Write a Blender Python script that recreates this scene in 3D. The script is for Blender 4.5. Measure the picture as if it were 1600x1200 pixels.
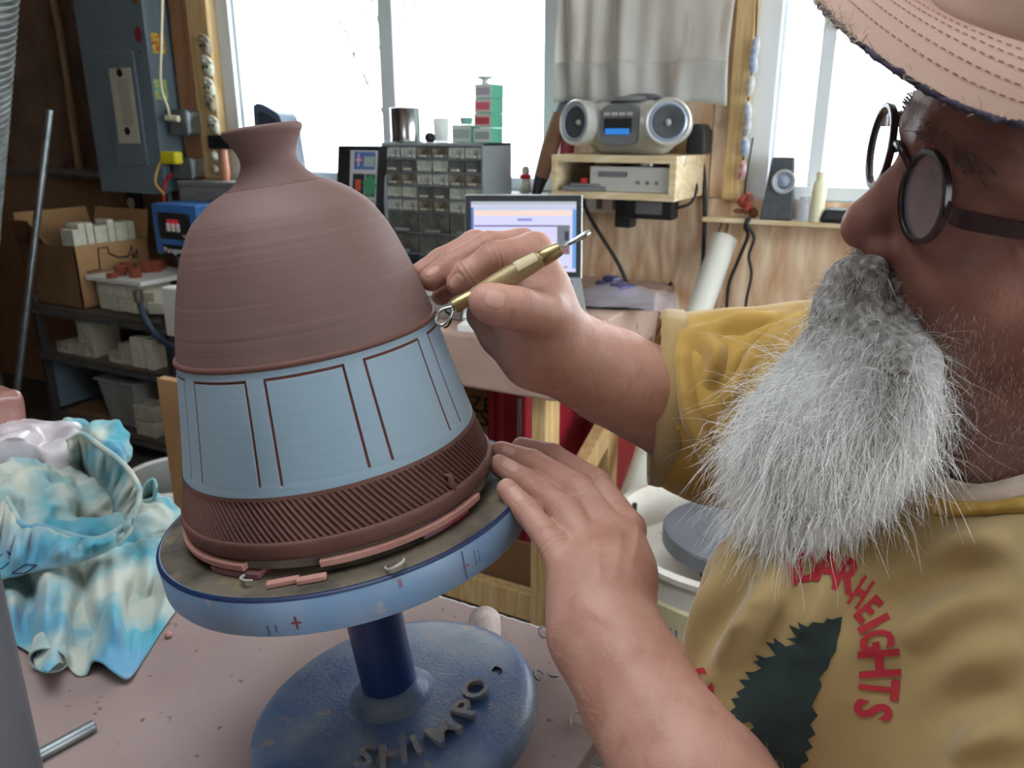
import bpy, bmesh, math, random
import numpy as np
from mathutils import Vector, Matrix, noise as mnoise
from mathutils.bvhtree import BVHTree
for o in list(bpy.data.objects): bpy.data.objects.remove(o, do_unlink=True)
SC = bpy.context.scene
COL = SC.collection
rng = np.random.default_rng(7); random.seed(7)
# ------------------------------------------------------------------ camera
CZ = 1.45; FPX = 1245.0; PITCH = math.radians(17.6); YAW = math.radians(28.0)
CAM = np.array([0, 0, CZ])
FWD = np.array([-math.sin(YAW)*math.cos(PITCH), math.cos(YAW)*math.cos(PITCH), -math.sin(PITCH)])
RGT = np.array([math.cos(YAW), math.sin(YAW), 0.0])
UPV = np.cross(RGT, FWD)
cd = bpy.data.cameras.new('camera'); cam = bpy.data.objects.new('camera', cd); COL.objects.link(cam)
cd.sensor_width = 36.0; cd.lens = FPX/1600*36.0; cd.clip_start = 0.02; cd.clip_end = 100
M = Matrix((tuple(RGT), tuple(UPV), tuple(-FWD))).transposed().to_4x4(); M.translation = Vector(CAM)
cam.matrix_world = M
cd.dof.use_dof = True; cd.dof.focus_distance = 0.58; cd.dof.aperture_fstop = 14.0
SC.camera = cam
# ------------------------------------------------------------------ world, light, exposure
w = bpy.data.worlds.new('overcast_sky'); SC.world = w; w.use_nodes = True
bg = w.node_tree.nodes['Background']; bg.inputs[0].default_value = (0.86, 0.94, 1.0, 1); bg.inputs[1].default_value = 3.0
SC.view_settings.view_transform = 'Standard'; SC.view_settings.look = 'None'
SC.view_settings.exposure = 1.45; SC.view_settings.gamma = 1.0; SC.view_settings.use_curve_mapping = False
# ------------------------------------------------------------------ helpers
def A(*a): return np.array(a, float)
def nrm(v): v = np.asarray(v, float); return v/np.linalg.norm(v)
def C2W(x, y, z):      # camera-heading frame (right, ahead, above camera) to world
    return np.array([x*math.cos(YAW)-y*math.sin(YAW), x*math.sin(YAW)+y*math.cos(YAW), z+CZ])
def C2Wv(x, y, z): return C2W(x, y, z)-CAM
def ray(px, py): return FWD+RGT*((px-800)/FPX)+UPV*((600-py)/FPX)
def D(px, py, d): return CAM+ray(px, py)*d
def atY(px, py, Y): r = ray(px, py); return CAM+r*(Y/r[1])
def atZ(px, py, z): r = ray(px, py); return CAM+r*((z-CZ)/r[2])
def atX(px, py, X): r = ray(px, py); return CAM+r*(X/r[0])
ORG = {}
def mat(name, col, rough=0.6, metal=0.0, col2=None, scale=8.0, detail=4.0, lo=0.35, hi=0.65, bump=0.0, bscale=None, stretch=None,
        col3=None, scale3=30.0, lo3=0.6, hi3=0.7, sss=0.0, trans=0.0, emit=None, estr=1.0, alpha=1.0, spec=0.5, coat=0.0, attr=None, acol=None, ior=1.45, bdist=0.002, dist=0.0, shn=0.0, tlu=0.0, attr2=None, acol2=None):
    m = bpy.data.materials.new(name); m.use_nodes = True
    nt = m.node_tree; N = nt.nodes; L = nt.links; b = N['Principled BSDF']
    def rgb(c): return (c[0], c[1], c[2], 1)
    b.inputs['Base Color'].default_value = rgb(col); b.inputs['Roughness'].default_value = rough; b.inputs['Metallic'].default_value = metal
    b.inputs['Specular IOR Level'].default_value = spec; b.inputs['IOR'].default_value = ior
    if sss: b.inputs['Subsurface Weight'].default_value = sss; b.inputs['Subsurface Radius'].default_value = (0.01, 0.004, 0.002); b.inputs['Subsurface Scale'].default_value = 0.6
    if trans: b.inputs['Transmission Weight'].default_value = trans
    if coat: b.inputs['Coat Weight'].default_value = coat
    if shn: b.inputs['Sheen Weight'].default_value = shn
    if emit: b.inputs['Emission Color'].default_value = rgb(emit); b.inputs['Emission Strength'].default_value = estr
    b.inputs['Alpha'].default_value = alpha
    tc = N.new('ShaderNodeTexCoord'); src = tc.outputs['Object']
    if stretch:
        mp = N.new('ShaderNodeMapping'); mp.inputs['Scale'].default_value = stretch; L.new(src, mp.inputs[0]); src = mp.outputs[0]
    cur = None
    def noise(sc, det, ds=0.0):
        n = N.new('ShaderNodeTexNoise'); n.inputs['Scale'].default_value = sc; n.inputs['Detail'].default_value = det; n.inputs['Distortion'].default_value = ds
        L.new(src, n.inputs['Vector']); return n.outputs[0]
    def mix(fac, a, c):
        x = N.new('ShaderNodeMix'); x.data_type = 'RGBA'; L.new(fac, x.inputs['Factor'])
        if isinstance(a, tuple): x.inputs[6].default_value = a
        else: L.new(a, x.inputs[6])
        x.inputs[7].default_value = c
        return x.outputs[2]
    def ramp(f, l, h):
        r = N.new('ShaderNodeMapRange'); r.inputs[1].default_value = l; r.inputs[2].default_value = h; L.new(f, r.inputs[0]); return r.outputs[0]
    cur = rgb(col)
    if col2: cur = mix(ramp(noise(scale, detail, dist), lo, hi), cur, rgb(col2))
    if col3: cur = mix(ramp(noise(scale3, 3), lo3, hi3), cur, rgb(col3))
    if attr:
        at = N.new('ShaderNodeAttribute'); at.attribute_name = attr
        if acol == 'color':
            x = N.new('ShaderNodeMix'); x.data_type = 'RGBA'; x.blend_type = 'MULTIPLY'; x.inputs['Factor'].default_value = 1
            if isinstance(cur, tuple): x.inputs[6].default_value = cur
            else: L.new(cur, x.inputs[6])
            L.new(at.outputs['Color'], x.inputs[7]); cur = x.outputs[2]
        else: cur = mix(at.outputs['Fac'], cur, rgb(acol))
    if attr2:
        a2 = N.new('ShaderNodeAttribute'); a2.attribute_name = attr2; cur = mix(a2.outputs['Fac'], cur, rgb(acol2))
    if not isinstance(cur, tuple): L.new(cur, b.inputs['Base Color'])
    if tlu:
        t_ = N.new('ShaderNodeBsdfTranslucent'); ms = N.new('ShaderNodeMixShader'); ms.inputs[0].default_value = tlu; out = N['Material Output']
        if isinstance(cur, tuple): t_.inputs[0].default_value = cur
        else: L.new(cur, t_.inputs[0])
        L.new(b.outputs[0], ms.inputs[1]); L.new(t_.outputs[0], ms.inputs[2]); L.new(ms.outputs[0], out.inputs[0])
    if bump:
        bp = N.new('ShaderNodeBump'); bp.inputs['Strength'].default_value = bump; bp.inputs['Distance'].default_value = bdist
        L.new(noise(bscale or scale*3, 5), bp.inputs['Height']); L.new(bp.outputs[0], b.inputs['Normal'])
    return m
class G:
    """mesh collector, all coordinates are world coordinates"""
    def __init__(s): s.v = []; s.f = []; s.n = 0
    def raw(s, v, f):
        v = np.asarray(v, float).reshape(-1, 3); s.v.append(v); s.f += [tuple(int(i)+s.n for i in q) for q in f]; s.n += len(v); return s
    def box(s, c, size, R=None, taper=None):
        c = np.asarray(c, float); h = np.asarray(size, float)/2
        P = np.array([[x, y, z] for z in (-1, 1) for y in (-1, 1) for x in (-1, 1)], float)
        if taper is not None: P[4:, :2] *= taper
        P = P*h
        if R is not None: P = P@np.asarray(R, float)
        return s.raw(P+c, [(0, 2, 3, 1), (4, 5, 7, 6), (0, 1, 5, 4), (2, 6, 7, 3), (0, 4, 6, 2), (1, 3, 7, 5)])
    def bb(s, x0, x1, y0, y1, z0, z1): return s.box(((x0+x1)/2, (y0+y1)/2, (z0+z1)/2), (abs(x1-x0), abs(y1-y0), abs(z1-z0)))
    def tube(s, path, rad, n=10, cap=True, closed=False):
        P = np.asarray(path, float); m = len(P); rad = np.atleast_1d(np.asarray(rad, float)); rad = np.interp(np.linspace(0, 1, m), np.linspace(0, 1, len(rad)), rad)
        T = np.gradient(P, axis=0) if not closed else np.roll(P, -1, 0)-np.roll(P, 1, 0)
        T /= np.linalg.norm(T, axis=1)[:, None]+1e-12
        u = np.cross(T[0], [0, 0, 1.0]); 
        if np.linalg.norm(u) < 1e-3: u = np.cross(T[0], [0, 1.0, 0])
        u = nrm(u); V = []
        t = np.linspace(0, 2*np.pi, n, endpoint=False)
        for i in range(m):
            u = nrm(u-T[i]*np.dot(u, T[i])); w_ = np.cross(T[i], u)
            V.append(P[i]+rad[i]*(np.outer(np.cos(t), u)+np.outer(np.sin(t), w_)))
        f = []
        for i in range(m if closed else m-1):
            j = (i+1) % m
            for k in range(n): f.append((i*n+k, i*n+(k+1) % n, j*n+(k+1) % n, j*n+k))
        if cap and not closed: f.append(tuple(range(n-1, -1, -1))); f.append(tuple((m-1)*n+k for k in range(n)))
        return s.raw(np.concatenate(V), f)
    def cyl(s, a, b, r, r2=None, n=24): return s.tube([a, b], [r, r if r2 is None else r2], n)
    def lathe(s, prof, o=(0, 0, 0), ax=(0, 0, 1), n=48, close=False, ref=None, t0=0, t1=2*np.pi):
        prof = np.asarray(prof, float); ax = nrm(ax); o = np.asarray(o, float)
        u = nrm(np.cross(ax, [0, 1.0, 0] if abs(ax[1]) < .9 else [1.0, 0, 0])) if ref is None else nrm(np.asarray(ref)-ax*np.dot(ref, ax)); w_ = np.cross(ax, u)
        full = abs(t1-t0-2*np.pi) < 1e-6
        t = np.linspace(t0, t1, n, endpoint=not full)
        V = (o+prof[:, 1][:, None, None]*ax+prof[:, 0][:, None, None]*(np.cos(t)[None, :, None]*u+np.sin(t)[None, :, None]*w_)).reshape(-1, 3)
        f = []; m = len(prof)
        for i in range(m if close else m-1):
            j = (i+1) % m
            for k in range(n if full else n-1): f.append((i*n+k, i*n+(k+1) % n, j*n+(k+1) % n, j*n+k))
        return s.raw(V, f)
    def grid(s, P, cu=False, cv=False):
        P = np.asarray(P, float); m, n, _ = P.shape; f = []
        for i in range(m if cu else m-1):
            for k in range(n if cv else n-1): f.append((i*n+k, i*n+(k+1) % n, ((i+1) % m)*n+(k+1) % n, ((i+1) % m)*n+k))
        return s.raw(P.reshape(-1, 3), f)
    def prism(s, poly, o, ex, ey, ez, d):
        """polygon in (ex,ey) at o, extruded d along ez"""
        o, ex, ey, ez = [np.asarray(q, float) for q in (o, ex, ey, ez)]
        B = np.array([o+ex*p[0]+ey*p[1] for p in poly]); n = len(B)
        return s.raw(np.concatenate([B, B+ez*d]), [tuple(range(n-1, -1, -1)), tuple(range(n, 2*n))]+[(k, (k+1) % n, n+(k+1) % n, n+k) for k in range(n)])
def obj(name, g, m=None, parent=None, smooth=False, bevel=0, solid=0, sub=0, label=None, cat=None, group=None, kind=None, origin=None, off=0, attrs=None, seg=2):
    V = np.concatenate(g.v) if isinstance(g, G) else np.asarray(g[0], float); F = g.f if isinstance(g, G) else g[1]
    lo, hi = V.min(0), V.max(0)
    O = np.array([(lo[0]+hi[0])/2, (lo[1]+hi[1])/2, lo[2]]) if origin is None else np.asarray(origin, float)
    me = bpy.data.meshes.new(name)
    if isinstance(F, np.ndarray):
        me.vertices.add(len(V)); me.vertices.foreach_set('co', (V-O).astype(np.float32).ravel())
        k = F.shape[1]; me.loops.add(F.size); me.loops.foreach_set('vertex_index', F.astype(np.int32).ravel())
        me.polygons.add(len(F)); me.polygons.foreach_set('loop_start', np.arange(0, F.size, k, dtype=np.int32))
        me.update(calc_edges=True); me.validate()
    else:
        me.from_pydata((V-O).tolist(), [], F); me.update()
    if attrs:
        for an, (ty, data) in attrs.items():
            at = me.attributes.new(an, ty, 'POINT')
            at.data.foreach_set('color' if ty == 'FLOAT_COLOR' else 'value', np.asarray(data, np.float32).ravel())
    if not isinstance(F, np.ndarray):
        bm = bmesh.new(); bm.from_mesh(me); bmesh.ops.recalc_face_normals(bm, faces=bm.faces); bm.to_mesh(me); bm.free()
    if smooth:
        me.polygons.foreach_set('use_smooth', [True]*len(me.polygons))
        if smooth == 'auto':
            me.set_sharp_from_angle(angle=math.radians(38))
    o = bpy.data.objects.new(name, me); COL.objects.link(o)
    if m is not None: me.materials.append(m)
    ORG[o.name] = O
    if parent is not None: o.parent = parent; o.location = O-ORG[parent.name]
    else: o.location = O
    if bevel:
        b = o.modifiers.new('bevel', 'BEVEL'); b.width = bevel; b.segments = seg; b.limit_method = 'ANGLE'; b.angle_limit = math.radians(40)
    if solid: q = o.modifiers.new('solidify', 'SOLIDIFY'); q.thickness = solid; q.offset = off
    if sub: q = o.modifiers.new('subdivision', 'SUBSURF'); q.levels = sub; q.render_levels = sub
    if label: o['label'] = label
    if cat: o['category'] = cat
    if group: o['group'] = group
    if kind: o['kind'] = kind
    return o
def thing(name, label, cat, loc, group=None):
    o = bpy.data.objects.new(name, None); COL.objects.link(o); o.location = loc; ORG[o.name] = np.asarray(loc, float); o.empty_display_size = .05
    o['label'] = label; o['category'] = cat
    if group: o['group'] = group
    return o
def struct(name, g, m, **k): return obj(name, g, m, kind='structure', **k)
def bez(pts, n=40):
    """Catmull-Rom through points"""
    P = np.asarray(pts, float); P = np.vstack([2*P[0]-P[1], P, 2*P[-1]-P[-2]]); out = []
    m = len(P)-3; k = max(2, n//m)
    for i in range(m):
        a, b, c, d = P[i:i+4]
        for t in np.linspace(0, 1, k, endpoint=False):
            out.append(.5*((2*b)+(-a+c)*t+(2*a-5*b+4*c-d)*t*t+(-a+3*b-3*c+d)*t**3))
    out.append(P[-2]); return np.array(out)
def rotm(ax, ang):
    return np.array(Matrix.Rotation(ang, 3, Vector(ax)))
def RZ(a):              # rows are the rotated x, y, z axes (for G.box R)
    c, s_ = math.cos(a), math.sin(a); return np.array([[c, s_, 0], [-s_, c, 0], [0, 0, 1.0]])
def text_geo(txt, size, depth, o, ex, ey, ez, align='LEFT', res=3, sx=1.0, bold=0.0):
    cu = bpy.data.curves.new('t', 'FONT'); cu.body = txt; cu.size = size; cu.extrude = depth/2; cu.align_x = align; cu.resolution_u = res; cu.fill_mode = 'BOTH'; cu.offset = bold
    ob = bpy.data.objects.new('t', cu); me = bpy.data.meshes.new_from_object(ob)
    V = np.array([v.co[:] for v in me.vertices]).reshape(-1, 3); F = [tuple(p.vertices) for p in me.polygons]
    bpy.data.objects.remove(ob); bpy.data.curves.remove(cu); bpy.data.meshes.remove(me)
    ex, ey, ez, o = [np.asarray(q, float) for q in (ex, ey, ez, o)]
    return o+np.outer(V[:, 0]*sx, ex)+np.outer(V[:, 1], ey)+np.outer(V[:, 2]+depth/2, ez), F
# ---- implicit surfaces -----------------------------------------------------
class SDF:
    def __init__(s, lo, hi, h):
        s.lo = np.asarray(lo, float); s.h = h; s.n = np.maximum(((np.asarray(hi, float)-s.lo)/h).astype(int)+2, 4)
        s.d = np.full(s.n, 0.06, np.float32)
        s.ax = [(s.lo[i]+np.arange(s.n[i])*h).astype(np.float32) for i in range(3)]
    def _sub(s, lo, hi):
        i0 = np.clip(np.floor((lo-s.lo)/s.h).astype(int), 0, s.n); i1 = np.clip(np.ceil((hi-s.lo)/s.h).astype(int)+1, 0, s.n)
        if (i1 <= i0).any(): return None, None
        sl = tuple(slice(a, b) for a, b in zip(i0, i1))
        X, Y, Z = np.meshgrid(*[s.ax[i][sl[i]] for i in range(3)], indexing='ij')
        return sl, np.stack([X, Y, Z], -1)
    def _comb(s, sl, d, k, op):
        a = s.d[sl]
        if op == 'u':
            if k > 0: h = np.maximum(k-np.abs(a-d), 0)/k; r = np.minimum(a, d)-h*h*k*.25
            else: r = np.minimum(a, d)
        else:
            b = -d
            if k > 0: h = np.maximum(k-np.abs(a-b), 0)/k; r = np.maximum(a, b)+h*h*k*.25
            else: r = np.maximum(a, b)
        s.d[sl] = r
    def cone(s, a, b, ra, rb, k=.006, op='u', flat=None, fs=1.0):
        """tapered capsule; flat = direction along which the section is squeezed by fs (<1 thinner)"""
        a = np.asarray(a, np.float32); b = np.asarray(b, np.float32); m = max(ra, rb)*max(1, 1)+k+.012
        sl, P = s._sub(np.minimum(a, b)-m, np.maximum(a, b)+m)
        if sl is None: return s
        ab = b-a; t = np.clip(((P-a)@ab)/max(ab@ab, 1e-9), 0, 1)
        q = P-(a+t[..., None]*ab)
        if flat is not None:
            fl = nrm(flat).astype(np.float32); q = q+((q@fl)*(1/fs-1))[..., None]*fl
        d = np.linalg.norm(q, axis=-1)-(ra+(rb-ra)*t)
        s._comb(sl, d.astype(np.float32), k, op); return s
    def chain(s, pts, rad, k=.006, op='u', **kw):
        for i in range(len(pts)-1): s.cone(pts[i], pts[i+1], rad[i], rad[i+1], k if i == 0 else min(k, .005), op, **kw)
        return s
    def ell(s, c, r, R=None, k=.01, op='u'):
        """ellipsoid with radii r along rows of R"""
        c = np.asarray(c, np.float32); r = np.asarray(r, np.float32); R = np.eye(3, dtype=np.float32) if R is None else np.asarray(R, np.float32)
        e = np.sqrt(((R*r[:, None])**2).sum(0))+k+.012
        sl, P = s._sub(c-e, c+e)
        if sl is None: return s
        q = ((P-c)@R.T)/r; l = np.linalg.norm(q, axis=-1); l2 = np.linalg.norm(q/r, axis=-1)
        d = l*(l-1)/np.maximum(l2, 1e-6)
        s._comb(sl, d.astype(np.float32), k, op); return s
    def cut(s, p, n):
        X, Y, Z = np.meshgrid(*s.ax, indexing='ij'); n = nrm(n)
        d = ((X-p[0])*n[0]+(Y-p[1])*n[1]+(Z-p[2])*n[2]); s.d = np.maximum(s.d, d.astype(np.float32)); return s
    def mesh(s, level=0.0):
        f = s.d; n = s.n; ins = f < 0
        cor = [(i, j, k) for i in (0, 1) for j in (0, 1) for k in (0, 1)]
        def V(c, q): return q[c[0]:n[0]-1+c[0], c[1]:n[1]-1+c[1], c[2]:n[2]-1+c[2]]
        al = V(cor[0], ins).copy(); an = al.copy()
        for c in cor[1:]: al &= V(c, ins); an |= V(c, ins)
        act = an & ~al; ii = np.argwhere(act); idx = np.full(n-1, -1, np.int32); idx[act] = np.arange(len(ii))
        cv = {c: f[ii[:, 0]+c[0], ii[:, 1]+c[1], ii[:, 2]+c[2]] for c in cor}
        cnt = np.zeros(len(ii)); acc = np.zeros((len(ii), 3))
        for a in cor:
            for ax in range(3):
                if a[ax] == 0:
                    b = list(a); b[ax] = 1; fa, fb = cv[a], cv[tuple(b)]; x = (fa < 0) != (fb < 0)
                    t = np.where(x, fa/np.where(fa == fb, 1, fa-fb), 0); cnt += x
                    for q in range(3): acc[:, q] += np.where(x, a[q]+(t if q == ax else 0), 0)
        P = s.lo+(ii+acc/cnt[:, None])*s.h
        F = []
        for ax in range(3):
            o1, o2 = [(1, 2), (2, 0), (0, 1)][ax]
            sa = [slice(None)]*3; sb = [slice(None)]*3; sa[ax] = slice(0, -1); sb[ax] = slice(1, None)
            x = ins[tuple(sa)] != ins[tuple(sb)]
            e = np.argwhere(x); e = e[(e[:, o1] > 0) & (e[:, o2] > 0) & (e[:, o1] < n[o1]-1) & (e[:, o2] < n[o2]-1)]
            if len(e) == 0: continue
            fl = ins[tuple(e.T)]
            c = []
            for d1, d2 in ((1, 1), (0, 1), (0, 0), (1, 0)):
                q = e.copy(); q[:, o1] -= d1; q[:, o2] -= d2; c.append(idx[tuple(q.T)])
            Q = np.stack(c, 1); Q[~fl] = Q[~fl][:, ::-1]; F.append(Q)
        return P, np.concatenate(F)
def vnorm(V, F):
    n = np.cross(V[F[:, 2]]-V[F[:, 0]], V[F[:, 3]]-V[F[:, 1]]); N = np.zeros_like(V)
    for k in range(4): np.add.at(N, F[:, k], n)
    return N/(np.linalg.norm(N, axis=1)[:, None]+1e-12)
def relax(V, F, it=2, lam=.5):
    for _ in range(it):
        S = np.zeros_like(V); c = np.zeros(len(V))
        for k in range(4):
            a, b = F[:, k], F[:, (k+1) % 4]; np.add.at(S, a, V[b]); np.add.at(S, b, V[a]); np.add.at(c, a, 1); np.add.at(c, b, 1)
        V = V+lam*(S/c[:, None]-V)
    return V
_LAT = np.random.default_rng(123).uniform(-1, 1, (64, 64, 64))
def vnoise(V, s, seed=0.0):
    """smooth value noise, vectorised, about -0.7 .. 0.7"""
    P = np.asarray(V)*s+np.array([seed, seed*1.7, seed*.3]); out = 0
    for o, a in ((1.0, .7), (2.03, .3)):
        Q = P*o; i0 = np.floor(Q).astype(int); f = Q-i0; f = f*f*(3-2*f); r = 0
        for dx in (0, 1):
            for dy in (0, 1):
                for dz in (0, 1):
                    w_ = (f[:, 0] if dx else 1-f[:, 0])*(f[:, 1] if dy else 1-f[:, 1])*(f[:, 2] if dz else 1-f[:, 2])
                    r = r+w_*_LAT[(i0[:, 0]+dx) % 64, (i0[:, 1]+dy) % 64, (i0[:, 2]+dz) % 64]
        out = out+a*r
    return out
# ------------------------------------------------------------------ materials
def hx(s):
    s = s.lstrip('#'); v = [int(s[i:i+2], 16)/255 for i in (0, 2, 4)]
    return tuple(x/12.92 if x <= .04045 else ((x+.055)/1.055)**2.4 for x in v)
def wood(name, c1, c2, stretch=(1, 1, .12), scale=5.0, rings=14.0, rough=.55, bump=.1):
    m = bpy.data.materials.new(name); m.use_nodes = True; nt = m.node_tree; N = nt.nodes; L = nt.links; b = N['Principled BSDF']
    tc = N.new('ShaderNodeTexCoord'); mp = N.new('ShaderNodeMapping'); mp.inputs['Scale'].default_value = stretch; L.new(tc.outputs['Object'], mp.inputs[0])
    n = N.new('ShaderNodeTexNoise'); n.inputs['Scale'].default_value = scale; n.inputs['Detail'].default_value = 2.0; L.new(mp.outputs[0], n.inputs['Vector'])
    a = N.new('ShaderNodeMath'); a.operation = 'MULTIPLY'; a.inputs[1].default_value = rings; L.new(n.outputs[0], a.inputs[0])
    s = N.new('ShaderNodeMath'); s.operation = 'PINGPONG'; s.inputs[1].default_value = .5; L.new(a.outputs[0], s.inputs[0])
    n2 = N.new('ShaderNodeTexNoise'); n2.inputs['Scale'].default_value = scale*9; n2.inputs['Detail'].default_value = 4; L.new(mp.outputs[0], n2.inputs['Vector'])
    ad = N.new('ShaderNodeMath'); ad.operation = 'MULTIPLY_ADD'; ad.inputs[1].default_value = 1.1; L.new(s.outputs[0], ad.inputs[0]); L.new(n2.outputs[0], ad.inputs[2])
    r = N.new('ShaderNodeMapRange'); r.inputs[1].default_value = .4; r.inputs[2].default_value = 1.15; L.new(ad.outputs[0], r.inputs[0])
    x = N.new('ShaderNodeMix'); x.data_type = 'RGBA'; L.new(r.outputs[0], x.inputs['Factor']); x.inputs[6].default_value = (*c1, 1); x.inputs[7].default_value = (*c2, 1)
    L.new(x.outputs[2], b.inputs['Base Color']); b.inputs['Roughness'].default_value = rough
    bp = N.new('ShaderNodeBump'); bp.inputs['Strength'].default_value = bump; bp.inputs['Distance'].default_value = .002; L.new(ad.outputs[0], bp.inputs['Height']); L.new(bp.outputs[0], b.inputs['Normal'])
    return m
MT = {}
MT['ply'] = wood('plywood', hx('#efd8ba'), hx('#c69a72'), (1.6, 1, .35), 3.2, 9)
MT['pine'] = wood('pine_lumber', hx('#dcc08e'), hx('#c09a62'), (8, 8, .5), 3, 5)
MT['stud'] = wood('rough_stud', hx('#a87a58'), hx('#8a5c40'), (6, 6, .4), 3, 5)
MT['greywood'] = wood('weathered_board', hx('#8c8a86'), hx('#6c6a68'), (.6, 3, 6), 4, 9)
MT['palewood'] = wood('pale_birch', hx('#e3d2b0'), hx('#cbb488'), (.6, 2, 5), 3, 6)
MT['darkshelf'] = mat('dusty_shelf_board', hx('#6a5c52'), .9, col2=hx('#4e443e'), scale=6, bump=.3)
MT['insul'] = mat('brown_insulation_facing', hx('#7c6454'), .85, col2=hx('#645042'), scale=5, col3=hx('#6e3430'), scale3=9, lo3=.62, hi3=.7, bump=.3)
MT['paneling'] = wood('dark_paneling', hx('#96765a'), hx('#7a5c42'), (7, 7, .3), 4, 6)
MT['vinyl'] = mat('white_vinyl', hx('#dfe6ea'), .35)
MT['floor'] = mat('concrete_floor', hx('#5a524c'), .85, col2=hx('#463f3a'), scale=3, bump=.2)
MT['ceil'] = mat('ceiling_board', hx('#d8d2c8'), .9, col2=hx('#c8c2b8'), scale=3)
MT['white_wall'] = mat('painted_wall', hx('#c9c2b6'), .9, col2=hx('#b8b0a4'), scale=3)
MT['panelgrey'] = mat('grey_enamel', hx('#74828c'), .45, col2=hx('#6c7a84'), scale=8)
MT['steel'] = mat('galvanised_steel', hx('#9aa0a2'), .4, .8, col2=hx('#7e8486'), scale=18)
MT['corr'] = mat('corrugated_duct', hx('#6a6d6a'), .5, .4, col2=hx('#484c4a'), scale=12)
MT['chrome'] = mat('bright_steel', hx('#c8ccce'), .22, 1.0)
MT['black'] = mat('black_plastic', hx('#1c1d20'), .45, col2=hx('#242528'), scale=20)
MT['rubber'] = mat('black_cord', hx('#26262a'), .6)
MT['cream'] = mat('cream_cord', hx('#d8d0b0'), .5)
MT['yellow'] = mat('yellow_plug', hx('#d8cc20'), .5)
MT['redcord'] = mat('red_cord', hx('#c02a2a'), .5)
MT['yelcord'] = mat('yellow_cord', hx('#d8b060'), .5)
MT['white'] = mat('white_paper', hx('#e4e2dc'), .8)
MT['kilnblue'] = mat('blue_enamel', hx('#3f72b4'), .4, col2=hx('#3968a6'), scale=10)
MT['card'] = mat('corrugated_card', hx('#b08a62'), .9, col2=hx('#a27c56'), scale=5, bump=.1)
MT['carddk'] = mat('brown_card', hx('#8c6a4c'), .9, col2=hx('#7c5c40'), scale=5, bump=.1)
MT['ink'] = mat('black_marker', hx('#23222a'), .8)
MT['tile'] = mat('white_bisque', hx('#d8d6c4'), .9, col2=hx('#c8c4ae'), scale=25)
MT['brick'] = mat('soft_firebrick', hx('#bcb8a6'), .95, col2=hx('#a8a28e'), scale=20, bump=.2)
MT['dark'] = mat('dark_hole', hx('#2a2622'), .9)
MT['rawclay'] = mat('red_clay_disc', hx('#9c5440'), .9, col2=hx('#87442f'), scale=30, bump=.2)
MT['bin'] = mat('cloudy_plastic', hx('#9a9a98'), .4, col2=hx('#86867e'), scale=6)
MT['redbox'] = mat('red_painted_metal', hx('#a02034'), .4, col2=hx('#8c1a2c'), scale=8)
MT['canvas'] = mat('clay_stained_canvas', hx('#c2a698'), .9, col2=hx('#b09284'), scale=7, col3=hx('#8e6a5c'), scale3=26, lo3=.66, hi3=.72, bump=.15)
MT['cabgrey'] = mat('grey_cabinet_plastic', hx('#8e989c'), .4)
MT['clearfront'] = mat('cloudy_drawer_front', hx('#c4cac4'), .25, col2=hx('#6e706a'), scale=45, lo=.4, hi=.7, detail=2)
MT['smoke'] = mat('smoky_drawer_front', hx('#6c706c'), .3, col2=hx('#4c4e4a'), scale=30, detail=2)
MT['silver'] = mat('silver_plastic', hx('#c2c2bc'), .3, .2)
MT['silverdk'] = mat('grey_plastic', hx('#6c6e70'), .4)
MT['cone'] = mat('speaker_cone', hx('#4a4c50'), .7)
MT['ringblue'] = mat('bluish_ring', hx('#a4b0c4'), .3, .3)
MT['lcd'] = mat('blue_display', hx('#2c6cb0'), .3, emit=hx('#3080d0'), estr=.25)
MT['alum'] = mat('laptop_aluminium', hx('#c4c8c6'), .35, .6)
MT['linen'] = mat('white_cloth', hx('#e6e5e1'), .9, col2=hx('#d6d1c9'), scale=5, lo=.4, hi=.75, stretch=(3, 3, .6), bump=.2, col3=hx('#c4b8ac'), scale3=4, lo3=.62, hi3=.8, tlu=.5)
MT['pvc'] = mat('pvc_pipe', hx('#d8d8ce'), .4)
MT['glass'] = mat('window_glass', (1, 1, 1), .0, trans=1.0, ior=1.02, spec=.1)
MT['film'] = mat('hazy_plastic_film', hx('#d8d8e0'), .5, alpha=.55)
MT['bag'] = mat('clear_polythene', hx('#d8ccd4'), .2, alpha=.22, col2=hx('#e8e0e8'), scale=14, bump=.5, bscale=30)
MT['clay'] = mat('wrapped_clay', hx('#90665c'), .35, col2=hx('#7c5248'), scale=14, col3=hx('#c49a90'), scale3=16, lo3=.55, hi3=.75, bump=.5, bscale=22, coat=.5)
WALL = 2.75; FL = 0.0
# ------------------------------------------------------------------ room
struct('floor', G().bb(-5.2, 2.1, -2.6, 2.95, -.06, 0), MT['floor'])
KX0, KX1, KY0, KY1 = -1.15, .0, -.25, .65         # unseen roof light above the table, added for light from above
struct('ceiling', G().bb(-5.2, KX0, -2.6, 2.95, 2.7, 2.78).bb(KX1, 2.1, -2.6, 2.95, 2.7, 2.78).bb(KX0, KX1, -2.6, KY0, 2.7, 2.78).bb(KX0, KX1, KY1, 2.95, 2.7, 2.78), MT['ceil'])
struct('trim_5', G().bb(KX0-.05, KX0, KY0-.05, KY1+.05, 2.68, 2.79).bb(KX1, KX1+.05, KY0-.05, KY1+.05, 2.68, 2.79).bb(KX0, KX1, KY0-.05, KY0, 2.68, 2.79).bb(KX0, KX1, KY1, KY1+.05, 2.68, 2.79), MT['vinyl'])
ZS = 1.236; ZT = 2.32                       # window sill and head heights
X1L, X1R, X2L, X2R = -2.95, -1.27, -.60, 1.15
g = G(); y0, y1 = WALL+.012, WALL+.13
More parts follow.
